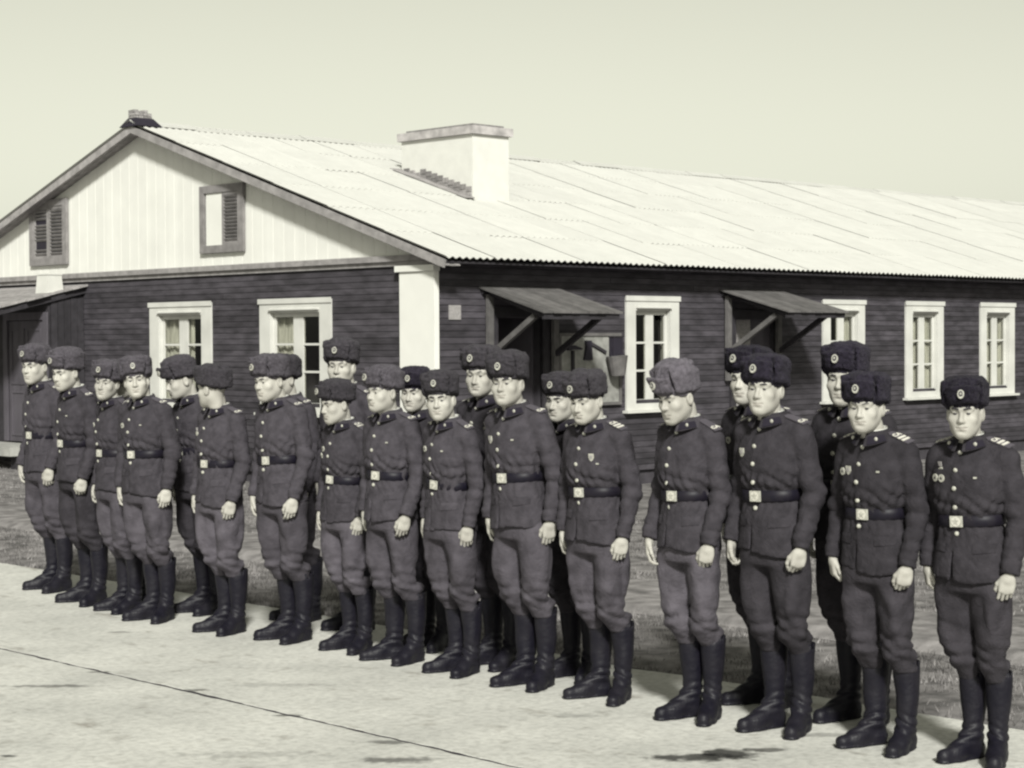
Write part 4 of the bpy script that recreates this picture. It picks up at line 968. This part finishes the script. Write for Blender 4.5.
def conform(bvh, quad, nu, nv, off):                    # a thin cloth patch lying on the tunic, quad corners given in x,z seen from the front
    V, F = [], []
    for j in range(nv + 1):
        for i in range(nu + 1):
            u, v = i / nu, j / nv
            x = (quad[0][0] * (1 - u) + quad[1][0] * u) * (1 - v) + (quad[3][0] * (1 - u) + quad[2][0] * u) * v
            z = (quad[0][1] * (1 - u) + quad[1][1] * u) * (1 - v) + (quad[3][1] * (1 - u) + quad[2][1] * u) * v
            hit = bvh.ray_cast(Vector((x, -0.5, z)), Vector((0, 1, 0)))
            y = hit[0].y if hit[0] else -0.1
            V.append((x, y - off * (1.0 if j < nv else 0.1), z))
    for j in range(nv):
        for i in range(nu): F.append((j * (nu + 1) + i, (j + 1) * (nu + 1) + i, (j + 1) * (nu + 1) + i + 1, j * (nu + 1) + i + 1))
    m = len(V); V += [(x, y + off * 1.5, z) for x, y, z in V[:]]
    F += [tuple(i + m for i in reversed(q)) for q in F[:]]
    F += [(i, i + 1, m + i + 1, m + i) for i in range(nu)]
    me = bpy.data.meshes.new('pocket_flap'); me.from_pydata(V, [], F); me.update(); return me

def soldier(sid, u, v, top, phi, pitch, label, body=0.0, tunic='a', trous='a', fur='grey', hat=0, rank=0, badges=(), fair=False, hands=(0, 0), roll=0.0, hx=0.0, bulk=None, pos=None, tone=None):
    R = np.random.default_rng(100 + sid); U = R.uniform
    p = np.array(pos) if pos else ground_point(u, v)
    height = (v - top) / FPX * depth_of(p) if pos is None else pos_h[sid]
    s = height / 1.814
    p[0] += 0.05                                       # heels stand a little behind the chest
    t_ang = math.atan2(-p[1], -p[0])
    face_body = math.pi + math.radians(body)
    rz = face_body + math.pi / 2
    who = empty('person', (p[0], p[1], 0), rz, s)
    tag(who, label, 'person', 'soldiers drawn up in two ranks')
    q = dict(bulk=bulk or U(0.95, 1.05), deep=U(0.94, 1.06), seed=int(sid * 13), sleeve=U(0.95, 1.05), flare=U(0.7, 1.15), arm={}, foot={}, knee={-1: U(-0.015, 0.015), 1: U(-0.015, 0.015)})
    lean = -0.055 - 0.05 / s
    st = U(0.064, 0.092)
    for sd in (-1, 1):
        q['foot'][sd] = (sd * st + U(-0.008, 0.008), U(-0.012, 0.012))
        ow = U(0.0, 0.035); fw = U(-0.03, 0.045)
        q['arm'][sd] = ((sd * 0.164 * q['bulk'], 0.012, 1.423), (sd * (0.208 * q['bulk'] + ow), 0.035 - fw * 0.3, 1.15), (sd * (0.204 * q['bulk'] + ow * 0.7), -0.035 - fw, 0.905))
    off = Vector((0, lean, 0)); SW = Matrix.Translation((0, 0, 0.9)) @ Matrix.Rotation(math.radians(U(-2.2, 2.2)), 4, 'Y') @ Matrix.Rotation(math.radians(U(-1.5, 2.5)), 4, 'X') @ Matrix.Rotation(math.radians(U(-5, 5)), 4, 'Z') @ Matrix.Translation((0, 0, -0.9))
    # clothes are offset a little forwards of the ankles
    q['foot'] = {k: (a, b - lean) for k, (a, b) in q['foot'].items()}
    TV, TQ = make_tunic(q); tun = obj('tunic', np_mesh('tunic', TV, TQ), 'tunic_' + tunic, who, off)
    tun.matrix_local = Matrix.Translation(off) @ SW
    bvh = BVHTree.FromPolygons([tuple(x) for x in TV.tolist()], TQ.tolist())
    RV, RQ = make_trousers(q); obj('trousers', np_mesh('trousers', RV, RQ), 'trouser_' + trous, who, off)
    for k, sd in enumerate((-1, 1)):
        vi = int(R.integers(0, 3)); fx, fy = q['foot'][sd]
        bt = obj('boot', (BOOTS if sd > 0 else MB_)[vi], None, who, (fx, fy + lean, 0), (0, 0, sd * math.radians(U(10, 26))))
    # head
    head_world = t_ang - math.radians(phi); yaw = (head_world - face_body + math.pi) % (2 * math.pi) - math.pi
    HM = Matrix.Translation((hx, -0.050, 1.530)) @ Matrix.Rotation(yaw, 4, 'Z') @ Matrix.Rotation(math.radians(roll), 4, 'Y') @ Matrix.Rotation(math.radians(pitch), 4, 'X') @ Matrix.Translation((0, -0.012, 0.112)) @ Matrix.Diagonal((0.95, 0.97, 1.0, 1.0))
    pr = dict(jaw=U(0.80, 1.04), nose=U(0.88, 1.06), cheek=U(0.9, 1.15), brow=U(0.85, 1.15), len=U(0.97, 1.08), ear=U(0.3, 1.1), neck=U(0.95, 1.05))
    hv, hq, lips, rv, rq = make_head(pr)
    parts = [(xf(hv, HM), hq)]
    parts.append(make_core(q))
    NP, nlo = grid((-0.09, -0.12, 1.40), (0.09, 0.10, 1.64), 0.008)
    parts.append(nets(rc(NP, (hx * 0.7, -0.030, 1.575), (0, 0.008, 1.43), 0.054 * pr['neck'], 0.058 * pr['neck']), nlo, 0.008))
    for k, sd in enumerate((-1, 1)):
        V, Q = HANDS[hands[k]]; V = V.copy(); Q = Q.copy()
        if sd < 0: V[:, 0] *= -1; Q = Q[:, ::-1]
        sh, el, wr = q['arm'][sd]; a = math.atan2(-(wr[1] - el[1]), -(wr[2] - el[2])) * 0.5
        MM = Matrix.Translation(wr) @ Matrix.Rotation(-sd * math.radians(U(20, 55)), 4, 'Z') @ Matrix.Rotation(-a, 4, 'X') @ Matrix.Translation((0, 0, -0.004)) @ Matrix.Scale(0.88, 4)
        parts.append((xf(V, MM), Q))
    BV, BQ = join(parts); mi = np.zeros(len(BQ), np.int32); mi[:len(hq)][lips] = 1
    bod = obj('body', np_mesh('body', BV, BQ, True, mi), ['skin', 'lips'], who, off); bod.matrix_local = Matrix.Translation(off) @ SW
    for sd in (-1, 1):
        e = obj('eye', EYE, None, bod); e.matrix_local = HM @ Matrix.Translation((sd * 0.031, -0.0725, -0.0035)) @ Matrix.Rotation(math.radians(U(-6, 6)), 4, 'Z')
    bv, bq = brow_mesh(1, U(0.0034, 0.0050), U(-0.001, 0.003)); bq2 = bq[:, ::-1] + len(bv); bm = bv.copy(); bm[:, 0] *= -1
    hm = 'hair_fair' if fair else 'hair_dark'
    obj('eyebrows', np_mesh('eyebrows', xf(np.concatenate([bv, bm]), HM), np.concatenate([bq, bq2])), hm, bod)
    obj('hair', np_mesh('hair', xf(rv, HM), rq), hm, bod)
    ht = obj('fur_hat', hat_mesh(hat, fur), None, who)
    ht.matrix_local = Matrix.Translation(off) @ SW @ HM @ Matrix.Translation((0, 0, 0.011)) @ Matrix.Diagonal((0.96, 0.96, 1.0, 1.0)) @ Matrix.Rotation(math.radians(U(-4, 3)), 4, 'X') @ Matrix.Rotation(math.radians(U(-5, 5)), 4, 'Z')
    bd = obj('hat_badge', BADGE, None, ht, (0, -0.142, 0.084), (math.radians(-12), 0, 0), (0.85, 1, 0.88))
    # belt
    w, dp = 0.155 * 0.90 * q['bulk'] + 0.012, 0.115 * 0.92 * q['deep'] + 0.013; n = 40; V, F = [], []; bt_ = math.radians(U(-2.5, 2.5)); zb = 1.140
    for i in range(n):
        t = 2 * math.pi * i / n; ct, sn = math.cos(t), math.sin(t); ex = 2 / 2.35
        x = w * math.copysign(abs(ct) ** ex, ct); y = dp * math.copysign(abs(sn) ** ex, sn); zz = zb + x * math.tan(bt_)
        V += [(x * 0.97, y * 0.97, zz - 0.026), (x, y, zz - 0.024), (x, y, zz + 0.024), (x * 0.97, y * 0.97, zz + 0.026)]
    for i in range(n):
        a, b = 4 * i, 4 * ((i + 1) % n); F += [(a + j, b + j, b + j + 1, a + j + 1) for j in range(3)]
    me = bpy.data.meshes.new('belt'); me.from_pydata(V, [], F); me.polygons.foreach_set('use_smooth', [True] * len(F)); me.update()
    bl = obj('belt', me, 'belt_leather', who, off); bl.matrix_local = Matrix.Translation(off) @ SW
    bkx = U(-0.012, 0.012); obj('buckle', BUCKLE, None, bl, (bkx, -dp - 0.004, zb + bkx * math.tan(bt_)), (0, -bt_, 0))
    # collar, buttons, boards, badges
    obj('collar', COLLARS[tunic], None, tun); obj('collar_liner', LINER, None, tun)
    for me, mp in TABS:
        obj('collar_tab', me, None, tun); obj('collar_emblem', EMBLEM, None, tun, tuple(mp))
    def on_chest(x, z):
        h = bvh.ray_cast(Vector((x, -0.5, z)), Vector((0, 1, 0)))
        if h[0] is None: return (x, -0.13, z), (0, 0, 0)
        nn = h[1]; nn = nn if nn.y < 0 else -nn
        return (x, h[0].y - 0.002, z), (math.atan2(-nn.z, -nn.y) * -1 * 0.6, 0, math.atan2(nn.x, -nn.y) * 0.8)
    for z in (1.452, 1.375, 1.292, 1.205, 1.083):
        l, r = on_chest(-0.012 + U(-0.002, 0.002), z); obj('button', BUTTON, None, tun, l, r)
    for b, x, z in badges:
        l, r = on_chest(x, z); obj({'star': 'star_badge', 'disc': 'round_badge', 'shield': 'shield_badge', 'medal': 'medal', 'bar': 'ribbon_bar'}[b], BDG[b], None, tun, l, r)
    for sd in (-1, 1):
        # shoulder board: rests on the shoulder from collar towards sleeve head
        a = Vector((sd * 0.088, 0.010, 0)); b = Vector((sd * 0.178 * q['bulk'], 0.006, 0))
        def zs(x, y):
            h = bvh.ray_cast(Vector((x, y, 1.8)), Vector((0, 0, -1))); return h[0].z if h[0] else 1.45
        a.z = max(zs(a.x, a.y), zs(a.x, a.y - 0.015), zs(a.x, a.y + 0.015)) + 0.003; b.z = max(zs(b.x, b.y), zs(b.x, b.y - 0.015), zs(b.x, b.y + 0.015)) + 0.001
        mdz = zs((a.x + b.x) / 2, 0.008); lift = max(0, mdz + 0.003 - (a.z + b.z) / 2); a.z += lift; b.z += lift
        dx = (b - a).normalized(); dz = Vector((0, -0.22, 1)); dy = dz.cross(dx).normalized() * (1 if sd > 0 else 1); dz = dx.cross(dy).normalized()
        BM = Matrix(((dx.x, dy.x, dz.x, a.x), (dx.y, dy.y, dz.y, a.y), (dx.z, dy.z, dz.z, a.z), (0, 0, 0, 1)))
        RX = Matrix.Rotation(math.radians(-90), 4, 'X')
        bo = obj('shoulder_board', BOARD, None, tun); bo.matrix_local = BM @ RX @ Matrix.Translation((0, -0.006, 0))
        if rank:
            for k in range(rank):
                so = obj('rank_stripe', STRIPE, None, tun); so.matrix_local = BM @ Matrix.Translation((0.060 + 0.024 * k, 0, 0.0075))
        lo_ = obj('shoulder_letters', LETTERS, None, tun); lo_.matrix_local = BM @ Matrix.Translation((0.092 if not rank else 0.030, 0, 0.008)) @ Matrix.Rotation(math.radians(90 * sd), 4, 'Z')
    for sd in (-1, 1):
        x0, x1 = sd * 0.070, sd * 0.155 * q['bulk']
        obj('pocket_flap', conform(bvh, [(x0, 0.995), (x1, 1.003), (x1, 1.045), (x0, 1.040)], 6, 3, 0.0055), 'tunic_' + tunic, tun)
    return who
B1 = (('disc', -0.085, 1.335), ('bar', 0.085, 1.335))
B2 = (('shield', -0.075, 1.345), ('disc', -0.115, 1.335), ('bar', 0.095, 1.345))
pos_h = {}
C_ = 'person in dark belted tunic and fur hat'
ROWS = [
    # id, u, v (ground between the heels), y of the hat top, head turn (0 = at the camera, + = viewer's left), head nod
    dict(sid=1, u=52, v=590, top=342, phi=38, pitch=4, fur='grey', hat=0, tunic='a', trous='a', badges=(), hands=(0, 0), label='first soldier of the front rank at the left end, standing before the porch door'),
    dict(sid=2, u=86, v=603, top=346, phi=42, pitch=8, fur='grey', hat=2, tunic='a', trous='b', badges=(('bar', 0.09, 1.34),), hands=(0, 1), label='second soldier from the left, hat pulled low, face turned down and to the left'),
    dict(sid=3, u=123, v=611, top=358, phi=22, pitch=2, fur='grey', hat=1, tunic='a', trous='a', badges=(('disc', -0.085, 1.34),), roll=6, label='third front soldier from the left, half covered by the one facing the camera'),
    dict(sid=5, u=153, v=620, top=354, phi=6, pitch=0, fur='grey', hat=1, tunic='a', trous='a', body=10, badges=(('disc', -0.085, 1.335), ('bar', 0.09, 1.34)), bulk=1.06, roll=-5, label='stocky soldier near the left end facing the camera, in front of a hidden comrade'),
    dict(sid=7, u=226, v=632, top=362, phi=126, pitch=6, fur='brown', hat=1, tunic='c', trous='c', body=4, badges=(('medal', -0.09, 1.35),), label='front soldier with his head turned away, only the back of the hat showing'),
    dict(sid=8, u=289, v=640, top=352, phi=44, pitch=8, fur='grey', hat=1, tunic='c', trous='a', body=4, hands=(0, 0), label='front soldier looking down left before the curtained right gable window'),
    dict(sid=11, u=351, v=650, top=376, phi=58, pitch=10, fur='brown', hat=0, tunic='a', trous='c', rank=1, badges=(('disc', -0.085, 1.335), ('star', -0.09, 1.29)), label='short front soldier with bowed head standing before the tall pale-faced one'),
    dict(sid=12, u=398, v=661, top=363, phi=52, pitch=2, fur='grey', hat=0, tunic='c', trous='a', fair=True, badges=(('bar', 0.09, 1.34),), label='front soldier looking left in profile just left of the white corner pilaster'),
    dict(sid=14, u=457, v=673, top=369, phi=10, pitch=0, fur='brown', hat=2, tunic='c', trous='a', roll=-4, badges=(('disc', -0.085, 1.345), ('bar', 0.08, 1.345)), label='short front soldier facing the camera just right of the white corner pilaster'),
    dict(sid=16, u=529, v=686, top=350, phi=24, pitch=-2, fur='brown', hat=2, tunic='a', trous='a', badges=(('shield', -0.085, 1.345), ('bar', 0.085, 1.345)), label='tall upright front soldier in the middle, before the dark open doorway'),
    dict(sid=18, u=604, v=699, top=366, phi=34, pitch=12, fur='brown', hat=0, tunic='a', trous='a', rank=2, badges=(('shield', 0.085, 1.335), ('bar', 0.12, 1.30)), label='front soldier with lowered chin and two shoulder stripes before the fire board'),
    dict(sid=19, bulk=0.90, u=696, v=719, top=360, phi=40, pitch=16, fur='pale', hat=3, tunic='a', trous='c', hands=(0, 1), label='front soldier in a tall pale-crowned hat, head bowed, before the tall white window'),
    dict(sid=21, u=781, v=731, top=352, phi=18, pitch=-4, fur='dark', hat=1, tunic='b', trous='b', hands=(1, 1), badges=(('shield', -0.09, 1.345),), label='front soldier with raised chin and black fur hat before the second canopy'),
    dict(sid=23, hx=-0.012, u=884, v=749, top=369, phi=14, pitch=0, fur='dark', hat=1, tunic='b', trous='b', rank=2, hands=(1, 1), fair=True, badges=B2, label='second soldier from the right end, badges on chest and striped shoulder boards'),
    dict(sid=24, u=979, v=762, top=373, phi=12, pitch=2, fur='dark', hat=0, tunic='b', trous='b', rank=2, hands=(1, 0), badges=(('medal', -0.10, 1.385), ('disc', -0.085, 1.335), ('disc', -0.125, 1.335), ('bar', 0.09, 1.345)), label='last front soldier at the right edge with a medal and several badges'),
    dict(sid=4, u=140, v=606, top=358, phi=30, pitch=0, fur='grey', hat=1, tunic='a', trous='b', label='rear soldier almost wholly hidden behind the one facing the camera near the left end'),
    dict(sid=6, u=204, v=613, top=354, phi=68, pitch=14, fur='grey', hat=2, tunic='a', trous='b', fair=True, label='rear soldier in profile looking down left before the left gable window'),
    dict(sid=9, u=301, v=620, top=352, phi=46, pitch=4, fur='brown', hat=1, tunic='a', trous='b', label='rear soldier mostly hidden behind the front one at the right gable window'),
    dict(sid=10, u=356, v=630, top=338, phi=18, pitch=0, fur='brown', hat=2, tunic='a', trous='b', fair=True, label='tall rear soldier with pale face showing above a short comrade'),
    dict(sid=13, u=430, v=648, top=364, phi=24, pitch=2, fur='dark', hat=0, tunic='b', trous='b', label='rear soldier peering out in front of the white corner pilaster'),
    dict(sid=15, u=497, v=666, top=343, phi=24, pitch=2, fur='brown', hat=1, tunic='b', trous='b', fair=True, badges=(('medal', 0.09, 1.36),), label='tall rear soldier left of the dark doorway, behind the tall upright one'),
    dict(sid=17, u=576, v=678, top=369, phi=30, pitch=4, fur='brown', hat=0, tunic='b', trous='b', label='rear soldier looking out at the left edge of the fire board'),
    dict(sid=20, u=766, v=706, top=344, phi=26, pitch=0, fur='dark', hat=1, tunic='b', trous='b', badges=(('disc', -0.09, 1.34),), label='rear soldier under the second canopy, half behind the black-hatted one'),
    dict(sid=22, u=858, v=723, top=342, phi=18, pitch=2, fur='dark', hat=2, tunic='b', trous='b', label='rear soldier at the right, tallest there, before a curtained white window'),
]
for kw in ROWS: soldier(**kw)
